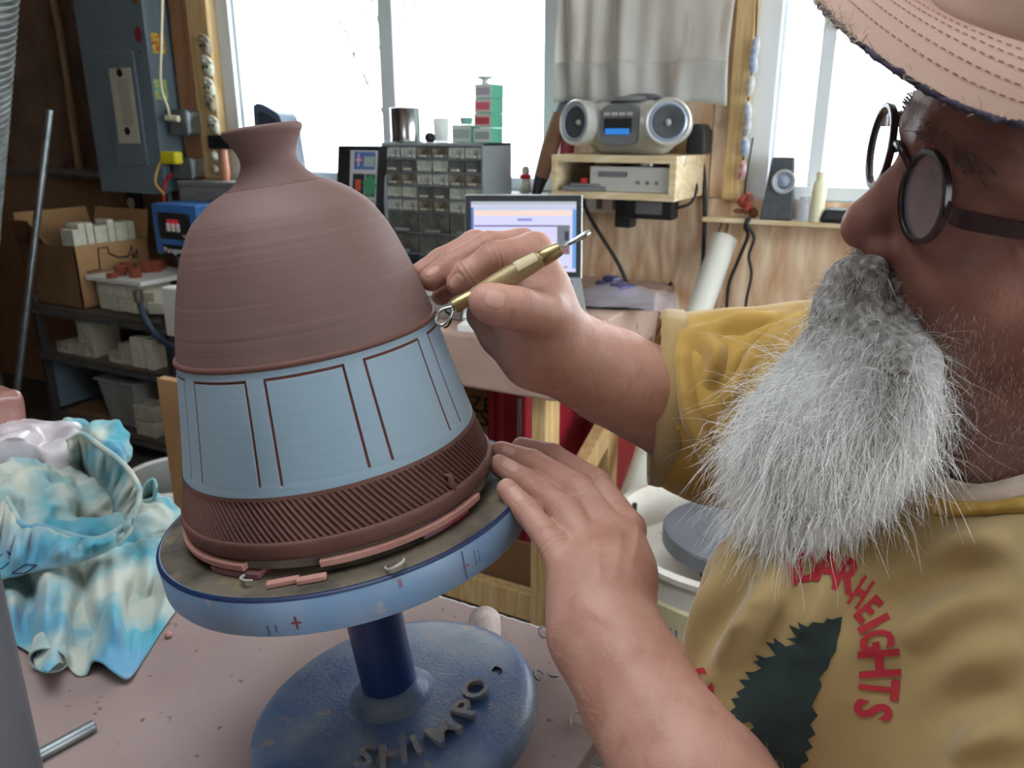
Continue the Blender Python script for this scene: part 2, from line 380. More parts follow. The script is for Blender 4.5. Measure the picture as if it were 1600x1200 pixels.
g.bb(-5.2, 2.0, y0, y1, 0, ZS); g.bb(-5.2, 2.0, y0, y1, ZT, 2.7); g.bb(-5.2, X1L, y0, y1, ZS, ZT); g.bb(X1R, X2L, y0, y1, ZS, ZT); g.bb(X2R, 2.0, y0, y1, ZS, ZT)
wb = struct('wall_back', g, MT['white_wall'])
XJ = atY(1098, 420, WALL)[0]; XP = -3.02
for a, b, z0, z1 in ((XP+.004, -2.0, 0, ZS), (-1.996, XJ-.002, 0, ZS), (XJ+.002, .55, 0, ZS-.002), (.554, 1.77, 0, ZS-.002), (X1R+.05, XJ-.002, ZS+.002, 2.7), (XJ+.002, X2L-.06, ZS+.002, 2.7), (X2R, 1.99, ZS, 2.7)):
    obj('plywood_panel', G().bb(a, b, WALL, WALL+.0115, z0, z1), MT['ply'], wb)
obj('insulation_board', G().bb(-5.19, -3.46, WALL+.0, WALL+.0115, 1.235, 2.7), MT['insul'], wb)
obj('paneling_board', G().bb(-5.19, -3.46, WALL-.002, WALL+.0115, 0, 1.23), MT['paneling'], wb)
obj('paneling_board', G().bb(-3.455, XP, WALL-.002, WALL+.0115, 0, 1.23), MT['paneling'], wb)
obj('stud', G().bb(-3.185, -3.07, WALL-.03, WALL+.0115, 1.232, 2.7), MT['stud'], wb, bevel=.003)
# other walls, behind and beside the camera
struct('wall_left', G().bb(-5.3, -5.2, -2.6, 2.95, 0, 2.7), MT['insul'])
RW = 2.0
g = G(); g.bb(RW, RW+.1, -2.6, 2.95, 0, .9); g.bb(RW, RW+.1, -2.6, 2.95, 2.35, 2.7); g.bb(RW, RW+.1, -2.6, -.2, .9, 2.35); g.bb(RW, RW+.1, 2.2, 2.95, .9, 2.35)
struct('wall_right', g, MT['white_wall'])
g = G(); g.bb(-5.2, -.9, -2.7, -2.6, 0, 2.7); g.bb(-.1, 2.0, -2.7, -2.6, 0, 2.7); g.bb(-.9, -.1, -2.7, -2.6, 2.0, 2.7); g.bb(-.9, -.1, -2.7, -2.6, 0, 1.3)
struct('wall_rear', g, MT['paneling'])
# windows
def window(name, xl, xr, mulls, ml=.075, mr=.075):
    g = G().bb(xl, xr, WALL+.03, WALL+.11, ZT-.07, ZT).bb(xl, xr, WALL+.03, WALL+.11, ZS, ZS+.045)
    wdw = struct(name, g, MT['vinyl'], bevel=.004)
    for a, b in ((xl, xl+ml), (xr-mr, xr)):
        obj('window_stile', G().bb(a, b, WALL+.02, WALL+.1, ZS, ZT).bb(a+.02 if a == xl else a-.012, b+.012 if a == xl else b-.02, WALL+.045, WALL+.1, ZS, ZT), MT['vinyl'], wdw, bevel=.004)
    xs = [xl+ml]+[q for m_ in mulls for q in m_]+[xr-mr]
    for m_ in mulls: obj('window_mullion', G().bb(m_[0], m_[1], WALL+.03, WALL+.1, ZS+.045, ZT-.07), MT['vinyl'], wdw, bevel=.004)
    for i in range(0, len(xs), 2):
        obj('window_pane', G().bb(xs[i], xs[i+1], WALL+.07, WALL+.074, ZS+.045, ZT-.07), MT['glass'], wdw)
    return wdw
mx = atY(595, 60, WALL)[0]; m2 = atY(1296, 40, WALL)[0]
window('window_1', X1L, X1R, [(mx-.035, mx+.035)])
window('window_2', X2L, X2R, [(m2-.022, m2+.022), (.36, .41)])
# trims
struct('trim_1', G().bb(-3.069, X1L+.004, WALL-.035, WALL+.02, ZS+.002, ZT+.1), MT['pine'], bevel=.004)
struct('trim_2', G().bb(X2L-.058, X2L+.004, WALL-.03, WALL+.02, ZS-.002, ZT+.1), MT['pine'], bevel=.004)
struct('trim_3', G().bb(-3.11, X1R+.03, WALL-.16, WALL+.03, ZS-.022, ZS).bb(-3.11, X1R+.03, WALL-.155, WALL-.135, ZS-.115, ZS-.024).bb(-3.11, X1R+.03, WALL-.135, WALL-.1, ZS-.13, ZS-.1), MT['greywood'], bevel=.003)
struct('trim_4', G().bb(X2L-.1, X2R, WALL-.10, WALL+.03, 1.165-.0, 1.18), MT['palewood'], bevel=.003)
# outdoor ground, bare shrubs and tree seen through the panes
struct('ground', G().bb(-40, 40, 3.2, 60, -.5, -.4), mat('winter_ground', hx('#e4e2dc'), .95, col2=hx('#d0ccc0'), scale=.8))
def bare_tree(name, label, base, h, seed, n=5, r0=.035):
    rs = np.random.default_rng(seed); g = G()
    def br(p, d, L, r, lev):
        pts = [p]
        for i in range(4):
            d = nrm(d+rs.normal(0, .16, 3)); pts.append(pts[-1]+d*L/4)
        g.tube(pts, np.linspace(r, r*.55, 5), 5)
        if lev:
            for k in range(n):
                t = rs.integers(2, 5); br(pts[t], nrm(d+rs.normal(0, .55, 3)+A(0, 0, .15)), L*rs.uniform(.45, .7), r*.5, lev-1)
    br(np.asarray(base, float), A(0, 0, 1), h*.5, r0, 3)
    obj(name, g, MT['bark'], smooth=True, label=label, cat='tree')
MT['bark'] = mat('grey_bark', hx('#625a56'), .9, col2=hx('#544c48'), scale=8)
q = atY(668, 230, 9.0); bare_tree('bare_tree', 'pale leafless tree outside the left window, behind the drawer cabinet', (q[0], 9.0, -.4), 5.5, 3)
# ------------------------------------------------------------------ generic pieces
def fb(x0, x1, y0, y1, Y, dep):
    xm, ym = (x0+x1)/2, (y0+y1)/2
    return atY(x0, ym, Y)[0], atY(x1, ym, Y)[0], Y, Y+dep, atY(xm, y1, Y)[2], atY(xm, y0, Y)[2]
def box_bb(g, t): return g.bb(*t)
def cord(name, pts, r, m, label, n=60, group=None): return obj(name, G().tube(bez(pts, n), r, 8), m, smooth=True, label=label, cat='cord', group=group)
# ---- electrical panel
x0, x1, z0 = atY(160, 296, 2.60)[0], atY(257, 300, 2.60)[0], atY(210, 299, 2.60)[2]
z1 = 2.2
ep = thing('breaker_panel', 'grey steel breaker panel box mounted on the wall left of the windows', 'breaker panel', (x0, 2.75, z0))
obj('cabinet_body', G().bb(x0, x1, 2.612, 2.748, z0, z1), MT['panelgrey'], ep, bevel=.006)
obj('front_cover', G().bb(x0-.008, x1+.008, 2.60, 2.6115, z0-.008, z1+.008), MT['panelgrey'], ep, bevel=.003)
dx0, dx1, _, _, dz0, dz1 = fb(172, 221, 80, 258, 2.60, .1)
pd = obj('panel_door', G().bb(dx0, dx1, 2.592, 2.5995, dz0, dz1), MT['panelgrey'], ep, bevel=.002)
lx0, lx1, _, _, lz0, lz1 = fb(178, 211, 106, 224, 2.59, .1)
obj('breaker_strip', G().bb(lx0, lx1, 2.589, 2.5915, lz0, lz1), mat('strip_card', hx('#c8c4b0'), .7), pd)
for k in range(5):
    zz = lz1-(k+1.6)*(lz1-lz0)/8; obj('breaker_label', G().bb(lx0+.05, lx1-.02, 2.5878, 2.5888, zz-.02, zz+.02), mat('label_card', hx('#b4b09c'), .7), pd)
for zz in (lz0+.055, lz1-.02): obj('latch_hole', G().cyl(((lx0+lx1)/2+.0, 2.589, zz), ((lx0+lx1)/2, 2.586, zz), .018), MT['black'], pd)
obj('warning_sticker', G().prism([(.022*math.cos(a), .034*math.sin(a)) for a in np.linspace(0, 6.28, 20, endpoint=False)], atY(216, 54, 2.5995), A(1, 0, 0), A(0, 0, 1), A(0, -1, 0), .001), mat('red_sticker', hx('#8c3038'), .5), ep)
obj('cover_screw', G().cyl(atY(219, 82, 2.6), atY(219, 82, 2.596), .014), MT['black'], ep)
obj('brass_tag', G().box(atY(212, 2, 2.599), (.04, .002, .02)), mat('brass_tag', hx('#a08040'), .4, .6), ep)
for px, py, cc in ((247, 68, '#b8302c'), (251, 140, '#4aa8a4')):
    p = atX(px, py, x1); gg = G().box((x1+.001, p[1], p[2]), (.002, .07, .085))
    st = obj('sticker', gg, mat('sticker_print', hx(cc), .5, col2=hx('#d8d050'), scale=60, detail=1), ep)
# conduit below and rod, pipe
p = atY(130, 273, 2.66)
obj('conduit_pipe', G().cyl((-4.6, 2.69, p[2]), (x0-.002, 2.69, p[2]), .025), MT['steel'], smooth='auto', label='horizontal grey conduit running into the left side of the breaker panel', cat='conduit')
a, b = atY(228, 306, 2.62), atY(272, 410, 2.62)
obj('conduit_pipe', G().cyl(A(x1-.06, 2.68, z0-.002), A(x1-.06, 2.68, .62), .017), MT['steel'], smooth='auto', label='thin vertical grey conduit hanging below the breaker panel', cat='conduit')
a, b = atY(78, 172, 2.3), atY(24, 630, 1.98)
obj('steel_rod', G().cyl(b, a, .016), MT['steel'], smooth='auto', label='long bare steel pipe leaning beside the corrugated duct', cat='pipe')
ow = thing('wall_outlet', 'double white outlet on a dark plate under the breaker panel', 'outlet', atY(210, 330, 2.74))
c = atY(212, 330, 2.73); obj('cover_plate', G().box(c, (.1, .016, .2)), MT['black'], ow, bevel=.003)
for dz in (.04, -.04): obj('socket', G().cyl(c+A(-.015, -.008, dz), c+A(-.015, -.012, dz), .026), MT['tile'], ow)
# stick
obj('wood_stick', G().tube(bez([atY(80, -20, 2.71), atY(100, 90, 2.71), atY(124, 268, 2.71)], 20), .018, 6), MT['paneling'], label='thin split wood stick standing against the brown insulation', cat='stick')
# corrugated duct
dT, dB = atY(-101, -80, 1.55), atY(-122, 540, 1.55); c = dB; dax = nrm(dT-dB); dL = np.linalg.norm(dT-dB)+.5
prof2 = [(.215+.009*math.cos(k*.0028/.0115*math.pi), k*.0028) for k in range(int(dL/.0028))]
du = thing('corrugated_duct', 'large ribbed grey metal duct rising beside the leaning steel pipe', 'duct', (c[0], c[1], 0))
obj('ribbed_pipe', G().lathe(prof2, dB, dax, n=48), MT['corr'], du, smooth=True)
obj('lower_drum', G().lathe([(.0, 0), (.235, 0), (.235, c[2]-.02), (.222, c[2]), (.2, c[2])], (c[0], c[1], 0), n=48), mat('dark_drum', hx('#3c4044'), .5, .3), du, smooth='auto')
obj('drum_band', G().lathe([(.238, .62), (.244, .625), (.244, .645), (.238, .65)], (c[0], c[1], 0), n=48), MT['steel'], du, smooth='auto')
# ---- outlet boxes with plugs on the stud
def outlet_box(px0, px1, py0, py1, label):
    x0, x1, y0, y1, z0, z1 = fb(px0, px1, py0, py1, 2.63, .09)
    t = thing('outlet_box', label, 'outlet', (x0, 2.72, z0))
    obj('back_box', G().bb(x0, x1, 2.645, 2.719, z0, z1), MT['steel'], t, bevel=.008)
    obj('cover_plate', G().bb(x0-.005, x1+.005, 2.632, 2.644, z0-.005, z1+.005), mat('grey_cover', hx('#6c7478'), .4, .3), t, bevel=.004)
    for dz in (.3, .7):
        zz = z0+(z1-z0)*dz; obj('socket', G().cyl(((x0+x1)/2-.02, 2.632, zz), ((x0+x1)/2-.02, 2.629, zz), .022, n=16), MT['silverdk'], t)
    return (x0+x1)/2, z0, z1
xa, za0, za1 = outlet_box(264, 290, 172, 210, 'upper grey metal outlet box with a cream cord, on the brown stud')
xb, zb0, zb1 = outlet_box(270, 297, 248, 278, 'lower grey metal outlet box with a yellow plug, on the brown stud')
cord('power_cable', [atY(255, -60, 2.58), atY(252, 60, 2.58), atY(251, 130, 2.58), atY(262, 168, 2.585), A(xa-.01, 2.60, (za0+za1)/2+.02)], .006, MT['cream'], 'cream cord hanging down the breaker panel into the upper outlet box')
obj('cord_plug', G().cyl(A(xa-.03, 2.60, (za0+za1)/2+.02), A(xa+.03, 2.615, (za0+za1)/2+.015), .014), MT['cream'], smooth='auto', label='cream plug in the upper outlet box', cat='plug')
obj('cord_plug', G().box((xb-.02, 2.60, zb0+.09), (.1, .05, .055)), MT['yellow'], bevel=.01, label='bright yellow plug in the lower outlet box', cat='plug')
cord('power_cable', [A(xb-.075, 2.6, zb0+.09), A(xb-.11, 2.59, zb0+.04), A(xb-.1, 2.56, zb0-.02), A(xb-.04, 2.55, zb0-.07)], .006, MT['yelcord'], 'yellow cord drooping from the yellow plug')
cord('power_cable', [A(xb-.05, 2.62, zb0+.02), A(xb-.09, 2.6, zb0-.03), A(xb-.09, 2.58, zb0-.12), A(xb-.09, 2.55, zb0-.22)], .007, MT['redcord'], 'red cord running down to the blue kiln controller')
# ceramic ornaments on the trim
wt = mat('glazed_ornament', hx('#d8dcc8'), .3, col2=hx('#9a9890'), scale=40)
dk = mat('dark_glazed_ornament', hx('#7c7468'), .35, col2=hx('#a89c84'), scale=50)
desc = ['topmost grey clay ornament shaped like a curled shell on the trim', 'pale face-like ceramic ornament, second from the top of the trim', 'pale face-like ceramic ornament, third from the top of the trim', 'dark brown ceramic ornament between pale ones on the trim', 'ceramic ornament with a drooping curl, fifth down the trim', 'small dark ornament under the drooping curl', 'round white ceramic ornament beside the hammer handle', 'lowest brownish ornament on the trim above the grey sill']
for k, (px, py, m_, s) in enumerate(((322, 72, dk, 1.0), (326, 105, wt, 1.0), (328, 137, wt, .9), (330, 163, dk, .85), (335, 196, wt, .95), (332, 218, dk, .5), (336, 243, wt, .55), (337, 264, dk, .6))):
    c = atY(px, py, WALL-.045); g = G()
    th = np.linspace(0, 2*np.pi, 24, endpoint=False); P = []
    for lv, (rr, dy) in enumerate(((1, .008), (.95, -.004), (.7, -.014), (.3, -.018))):
        P.append([c+A(s*rr*.028*math.cos(t)*(1-.3*math.sin(t) if math.sin(t) < 0 else 1)*.85, dy, s*rr*(.036*math.sin(t)+.006*math.cos(3*t))) for t in th])
    g.grid(np.array(P), cv=True); g.f.append(tuple(range(72, 96)))
    t = thing('ceramic_ornament', desc[k], 'ornament', c+A(0, .01, -.05*s), 'ceramic ornaments down the window trim')
    obj('face', g, m_, t, smooth=True)
    if s > .7:
        obj('curl', G().tube(bez([c+A(-.014, -.012, .022)*s, c+A(.004, -.03, .038)*s, c+A(.026, -.024, .034)*s, c+A(.03, -.008, .014)*s], 16), [.008]*16+[.005], 8), m_, t, smooth=True)
        for dx in (-.012, .012): obj('eye', G().cyl(c+A(dx, -.016, 0)*s, c+A(dx, -.022, 0)*s, .006*s, n=10), MT['dark'], t)
# hammer
c = atY(347, 222, 2.68); hm = thing('hammer', 'hammer with dark head and reddish wooden handle hanging on the trim', 'hammer', c-A(0, 0, .2))
obj('hammer_head', G().box(c, (.13, .05, .06)).cyl(c+A(.05, 0, 0), c+A(.1, 0, 0), .032), MT['black'], hm, bevel=.006)
obj('handle', G().tube([c-A(0, 0, .02), c-A(0, 0, .12), c-A(0, 0, .27)], [.016, .02, .018], 10), mat('handle_wood', hx('#b87c60'), .5), hm, smooth='auto')
# rounded dark case on the sill behind the pot neck
c = atY(438, 283, 2.62); 
prof = [(-.125, 0), (.125, 0), (.128, .2), (.10, .31), (.04, .345), (-.06, .375), (-.105, .37), (-.122, .33)]
gc = thing('desk_speaker', 'dark grey rounded speaker standing on the sill behind the pot neck', 'speaker', (c[0], 2.62, ZS))
pp = bez([(p[0], 0, p[1]) for p in prof]+[(-.125, 0, 0)], 60)[:, [0, 2]]*A(.66, .86)
obj('speaker_shell', G().prism(pp, A(c[0], 2.68, ZS), A(1, 0, 0), A(0, 0, 1), A(0, -1, 0), .1), mat('slate_plastic', hx('#5a6a7c'), .4), gc, bevel=.012)
obj('speaker_grille', G().prism(pp*A(.72, .8)+A(.01, .03), A(c[0], 2.5795, ZS), A(1, 0, 0), A(0, 0, 1), A(0, -1, 0), .008), mat('dark_grille', hx('#3c4450'), .6), gc, bevel=.004)
# plastic strip hanging in the window
P = [atY(px, py, 2.735) for px, py in ((484, -150), (484, 0), (491, 100), (498, 180), (503, 248))]; P2 = [atY(px, py, 2.735) for px, py in ((474, -150), (476, 0), (484, 100), (490, 190), (497, 245))]
cc, c2 = bez(P, 24), bez(P2, 24); wob = rng.normal(0, .003, (len(cc), 3))
obj('plastic_strip', G().grid(np.stack([c2-A(.012, 0, 0)+wob, (cc+c2)/2+A(0, -.006, 0), cc+A(.012, 0, 0)+wob[::-1]], 1)), MT['film'], solid=.0015, smooth=True, label='narrow strip of hazy torn plastic hanging in the left window', cat='plastic strip')
# ------------------------------------------------------------------ left shelf unit and what stands on it
SX0, SX1, SY0, SY1 = -3.70, -2.80, 2.2, 2.66
su = thing('storage_shelf', 'dark steel shelving unit with dusty boards along the back wall', 'shelf', ((SX0+SX1)/2, (SY0+SY1)/2, 0))
for x in (SX0, SX1):
    for y in (SY0, SY1): obj('post', G().bb(x-.018, x+.018, y-.018, y+.018, 0, .72), mat('shelf_steel', hx('#4c4a4c'), .5, .4), su, bevel=.002)
SZ = (.685, .462, .135)
for z in SZ:
    obj('shelf_board', G().bb(SX0-.02, SX1+.02, SY0-.02, SY1+.02, z-.02, z), MT['darkshelf'], su, bevel=.003)
    obj('shelf_rail', G().bb(SX0, SX1, SY0-.026, SY0-.018, z-.045, z-.021), MT['steel'], su, bevel=.002)
obj('side_panel', G().bb(SX0-.004, SX0+.004, SY0+.02, SY1-.02, .16, .43), MT['panelgrey'], su)
obj('side_panel', G().bb(SX1-.004, SX1+.004, SY0+.02, SY1-.02, .16, .43), MT['panelgrey'], su)
# cardboard box, open, with bisque blocks inside
xr = atY(122, 430, 2.2)[0]; xl = atY(36, 420, 2.2)[0]; zt = atY(116, 386, 2.2)[2]; z0 = SZ[0]+.001; yb = 2.58
cb = thing('cardboard_box', 'open brown cardboard box with raised flaps and a black marker drawing', 'box', ((xl+xr)/2, 2.4, z0))
t = .006
obj('box_wall', G().bb(xl, xr, 2.2, 2.2+t, z0, zt), MT['carddk'], cb); obj('box_wall', G().bb(xl, xr, yb-t, yb, z0, zt), MT['card'], cb)
obj('box_wall', G().bb(xl, xl+t, 2.2, yb, z0, zt), MT['card'], cb)
sw = obj('box_wall', G().bb(xr-t, xr, 2.2, yb, z0, zt), MT['card'], cb)
obj('box_bottom', G().bb(xl, xr, 2.2, yb, z0, z0+t), MT['card'], cb)
def flap(o, ex, ey, w_, h_, cut=0): return G().prism([(0, 0), (w_, 0), (w_-cut, h_), (cut, h_)], o, ex, ey, np.cross(ex, ey), .005)
obj('box_flap', flap(A(xl, 2.2, zt), A(0, 1, 0), nrm(A(-.12, 0, 1)), yb-2.2, .13, .01), MT['card'], cb)
obj('box_flap', flap(A(xl, yb, zt), A(1, 0, 0), nrm(A(0, .25, 1)), xr-xl, .13, .01), MT['card'], cb)
obj('box_flap', flap(A(xl, 2.2, zt), A(1, 0, 0), nrm(A(0, -.5, 1)), (xr-xl)*.55, .12, .03), MT['carddk'], cb)
# marker drawing on the right side of the box (lies flat on the card)
def sidepath(pts): return [A(xr+.001, *atX(px, py, xr)[1:]) for px, py in pts]
ink = G()
for pl in ([(149, 437), (136, 425), (156, 421), (153, 388), (168, 386), (170, 396), (185, 402), (200, 401)], [(200, 401), (205, 384), (209, 404), (213, 390), (216, 402), (203, 398), (214, 396)]):
    ink.tube(sidepath(pl), .004, 4)
obj('marker_drawing', ink, MT['ink'], sw)
ORD = ['first', 'second', 'third', 'fourth', 'fifth', 'sixth', 'seventh', 'eighth', 'ninth']
for k in range(9):
    h = .115+.012*((k*7) % 3)
    obj('bisque_block', G().box((xr-.062-.004*((k*5) % 3), 2.235+.0355*k, zt+.012+.006*((k*3) % 4)), (.088, .031, h)), MT['tile'], bevel=.003, label='white bisque block standing in the cardboard box, %s from the front corner' % ORD[k], cat='block', group='bisque blocks in the cardboard box')
# board of clay discs on a stack of bisque tiles
bx0, bx1 = atY(150, 460, 2.24)[0], atY(216, 465, 2.24)[0]; zb1 = atY(213, 447, 2.22)[2]; hh = (zb1-SZ[0]-.004)/2
for r in range(2):
    for k in range(9):
        w_ = (bx1-bx0)/9; x = bx0+(k+.5)*w_
        obj('bisque_tile', G().box((x, 2.33+rng.uniform(-.006, .006), SZ[0]+.002+hh*(r+.5)), (w_*.93, .17, hh*.98)), MT['tile'], bevel=.003, label='cream bisque tile in the %s row under the white board, %s from the cardboard box' % (('lower', 'upper')[r], ORD[k]), cat='tile', group='bisque tiles stacked under the white board')
obj('white_board', G().bb(bx0-.02, bx1+.06, 2.215, 2.56, zb1, zb1+.02), MT['white'], bevel=.002, label='white board carrying stacks of red clay discs', cat='board')
for si_, (px, py, n, r) in enumerate(sorted(((176, 434, 2, .024), (190, 430, 4, .025), (199, 424, 4, .023), (212, 433, 4, .026), (228, 425, 5, .025), (243, 424, 5, .027), (206, 422, 3, .023), (252, 420, 4, .024)))):
    p = atZ(px, py, zb1+.02)
    if p[1] > 2.53: p[1] = 2.53
    for k in range(n):
        obj('clay_disc', G().lathe([(0, 0), (r, 0), (r*1.02, .004), (r, .0095), (0, .0095)], (p[0]+rng.uniform(-.002, .002), p[1], zb1+.0205+k*.0105), n=18), MT['rawclay'], smooth='auto', label='red clay disc, %s up in the %s stack from the cardboard box' % (ORD[k], ORD[si_]), cat='clay disc', group='red clay discs on the white board')
for k, (px, py) in enumerate(((226, 470), (236, 482))):
    c = atY(px, py, 2.21); obj('broken_tile', G().box((c[0], 2.26, c[2]), (.075, .09, .075 if k == 0 else .05), RZ(.2+.3*k)), MT['tile'], bevel=.004, label=['broken white tile chunk at the shelf edge, the upper one', 'broken white tile chunk at the shelf edge, the lower one'][k], cat='tile')
c = atY(262, 490, 2.1); hb = thing('junction_box', 'white metal junction box with a blue cable at the right end of the shelf', 'junction box', (c[0], 2.14, c[2]-.1))
obj('box_body', G().box((c[0]+.02, 2.15, c[2]), (.13, .06, .2)), MT['white'], hb, bevel=.004)
obj('cover_plate', G().box((c[0]+.02, 2.118, c[2]), (.12, .004, .19)), MT['white'], hb)
a = atY(217, 468, 2.12)
cord('armoured_cable', [a, atY(228, 500, 2.12), atY(245, 525, 2.11), atY(275, 545, 2.09)], .013, mat('blue_cable', hx('#34485c'), .5), 'thick blue-grey cable curving down past the white junction box')
obj('cable_fitting', G().cyl(a+A(0, 0, .04), a-A(0, 0, .01), .02, n=12), MT['chrome'], smooth='auto', label='silver fitting at the top of the blue-grey cable', cat='fitting')
# kiln posts on the middle shelf
kp_me = None
def kiln_post(x, z, y=2.2, s=.048, L=.15):
    global kp_me
    if kp_me is None:
        g = G(); n = 12; h = .5; r = .24
        sq = []
        for k in range(n):
            a = 2*math.pi*k/n+math.pi/4; c_, s_ = math.cos(a), math.sin(a); q = h/max(abs(c_), abs(s_)); sq.append((q*c_, q*s_))
        ci = [(r*math.cos(2*math.pi*k/n+math.pi/4), r*math.sin(2*math.pi*k/n+math.pi/4)) for k in range(n)]
        V = [(a, 0, b) for a, b in sq]+[(a, 0, b) for a, b in ci]+[(a, .6, b) for a, b in ci]+[(a, 3, b) for a, b in sq]
        F = [(k, (k+1) % n, n+(k+1) % n, n+k) for k in range(n)]+[(n+k, n+(k+1) % n, 2*n+(k+1) % n, 2*n+k) for k in range(n)]+[tuple(range(2*n, 3*n))]+[(k, (k+1) % n, 3*n+(k+1) % n, 3*n+k) for k in range(n)]+[tuple(range(3*n, 4*n))]
        o = obj('kiln_post', G().raw(V, F), MT['brick'], origin=(0, 0, -.5)); kp_me = o
    else:
        o = kp_me.copy(); COL.objects.link(o)
    o.scale = (s, s, s); o.location = (x, y, z); return o
zz = SZ[1]+.0005
def prow(px, n, rows, label, group):
    x = atY(px, 545, 2.2)[0]
    for r in range(rows):
        for k in range(n):
            o = kiln_post(x+k*.0495+rng.uniform(-.001, .001), zz+r*.0485, 2.19+rng.uniform(0, .012)); o['label'] = label % ((ORD[k],) if rows == 1 else (('left', 'right')[k], ORD[r])); o['category'] = 'kiln post'; o['group'] = group
prow(97, 3, 1, 'square kiln post with a hole, %s in the low row of three posts', 'three kiln posts in a low row')
prow(131, 2, 4, 'holed kiln post in the %s column of the tall pair, %s from the shelf', 'kiln posts in the tall double column')
prow(175, 4, 1, 'square kiln post with a hole, %s in the low row of four posts', 'four kiln posts in a low row')
x = atY(190, 545, 2.2)[0]; o = kiln_post(x+.02, zz+.0485, 2.19); o['label'] = 'single square kiln post lying on top of the row of four'; o['category'] = 'kiln post'
for px, lb in ((217, 'wide cream brick standing upright at the right end of the middle shelf'), (235, 'narrow cream brick standing upright beside the wide one on the middle shelf')):
    c = atY(px, 552, 2.2); obj('fire_brick', G().bb(c[0]-.036 if px == 217 else c[0]-.02, c[0]+.036 if px == 217 else c[0]+.02, 2.19, 2.30, zz, zz+.135), MT['tile'], bevel=.003, label=lb, cat='brick')
# bottom shelf
c = atY(197, 620, 2.25); g = G().box((c[0], 2.36, SZ[2]+.112), (.21, .26, .22), None, 1.22)
pb = thing('plastic_bin', 'cloudy plastic bin on the lowest shelf', 'bin', (c[0], 2.36, SZ[2]))
obj('bin_body', g, MT['bin'], pb, bevel=.012); obj('bin_rim', G().box((c[0], 2.36, SZ[2]+.228), (.275, .335, .012)), MT['bin'], pb, bevel=.004)
for k in range(2):
    c2_ = atY(226, 640, 2.2); obj('fire_brick', G().box((c2_[0], 2.24, SZ[2]+.037+k*.075), (.13, .1, .07), RZ(.05*k)), MT['brick'], bevel=.004, label=['lower white brick of the pair in front of the plastic bin', 'upper white brick of the pair in front of the plastic bin'][k], cat='brick')
obj('wood_plank', G().box((-3.50, 2.36, SZ[2]+.012), (.30, .25, .022), RZ(.1)), MT['carddk'], bevel=.002, label='flat brown plank lying on the lowest shelf', cat='plank')
# board standing, bucket rim
c = atY(266, 600, 1.3); x0 = atY(251, 640, 1.3)[0]; x1 = x0+.26
obj('fiberboard_sheet', G().bb(x0, x1, 1.3, 1.326, .001, atY(266, 595, 1.3)[2]), MT['card'], bevel=.002, label='tall brown fiberboard sheet standing on edge behind the tie-dyed cloth', cat='board')
c = atZ(275, 735, .42); bu = thing('white_bucket', 'pale bucket on the dark floor behind the fiberboard sheet', 'bucket', (c[0], c[1], 0))
obj('bucket_body', G().lathe([(0, 0), (.13, 0), (.155, .4), (.15, .4), (.125, .01), (0, .01)], (c[0], c[1], .001), n=32), MT['bin'], bu, smooth='auto')
obj('bucket_rim', G().lathe([(.154, .385), (.168, .385), (.17, .405), (.154, .41)], (c[0], c[1], .001), n=32, close=True), MT['white'], bu, smooth='auto')
# kiln controller
x0, x1, y0, y1, z0, z1 = fb(241, 309, 320, 399, 2.4, .3)
kc = thing('kiln_controller', 'blue kiln controller box with black keypad and red display', 'controller', ((x0+x1)/2, 2.55, z0))
obj('case', G().bb(x0, x1, 2.4, 2.745, z0, z1), MT['kilnblue'], kc, bevel=.004)
px0, px1, _, _, pz0, pz1 = fb(249, 298, 333, 374, 2.4, .1)
kpd = obj('keypad_panel', G().bb(px0, px1, 2.396, 2.3995, pz0, pz1), MT['black'], kc, bevel=.001)
cx_ = (px0+px1)/2
obj('display', G().bb(cx_-.04, cx_+.03, 2.3945, 2.3958, pz1-.06, pz1-.028), mat('red_display', hx('#8c2028'), .3, emit=hx('#c02030'), estr=.15), kpd)
for k in range(3): obj('key', G().box((cx_-.035+.03*k, 2.394, (pz0+pz1)/2-.005), (.02, .003, .035)), MT['white'], kpd, bevel=.001)
obj('red_line', G().bb(cx_-.06, cx_+.03, 2.3945, 2.3958, pz0+.032, pz0+.04), mat('red_print', hx('#7c2c30'), .5), kpd)
for sx, sz in ((px0+.008, pz0+.008), (px1-.008, pz0+.008), (px0+.008, pz1-.008), (px1-.008, pz1-.008)): obj('screw', G().cyl((sx, 2.396, sz), (sx, 2.393, sz), .005, n=10), MT['chrome'], kpd)
v, f = text_geo('TnF', .02, .001, (cx_+.045, 2.3958, pz0+.01), A(1, 0, 0), A(0, 0, 1), A(0, -1, 0)); obj('lettering', (v, f), MT['white'], kpd)
n0, n1, _, _, q0, q1 = fb(256, 294, 387, 397, 2.4, .1)
npl = obj('name_plate', G().bb(n0, n1, 2.397, 2.3995, q0-.012, q1+.012), MT['black'], kc)
v, f = text_geo('Paragon', .036, .001, (n0+.006, 2.3968, q0+.004), A(1, 0, 0), A(0, 0, 1), A(0, -1, 0)); obj('lettering', (v, f), MT['white'], npl)
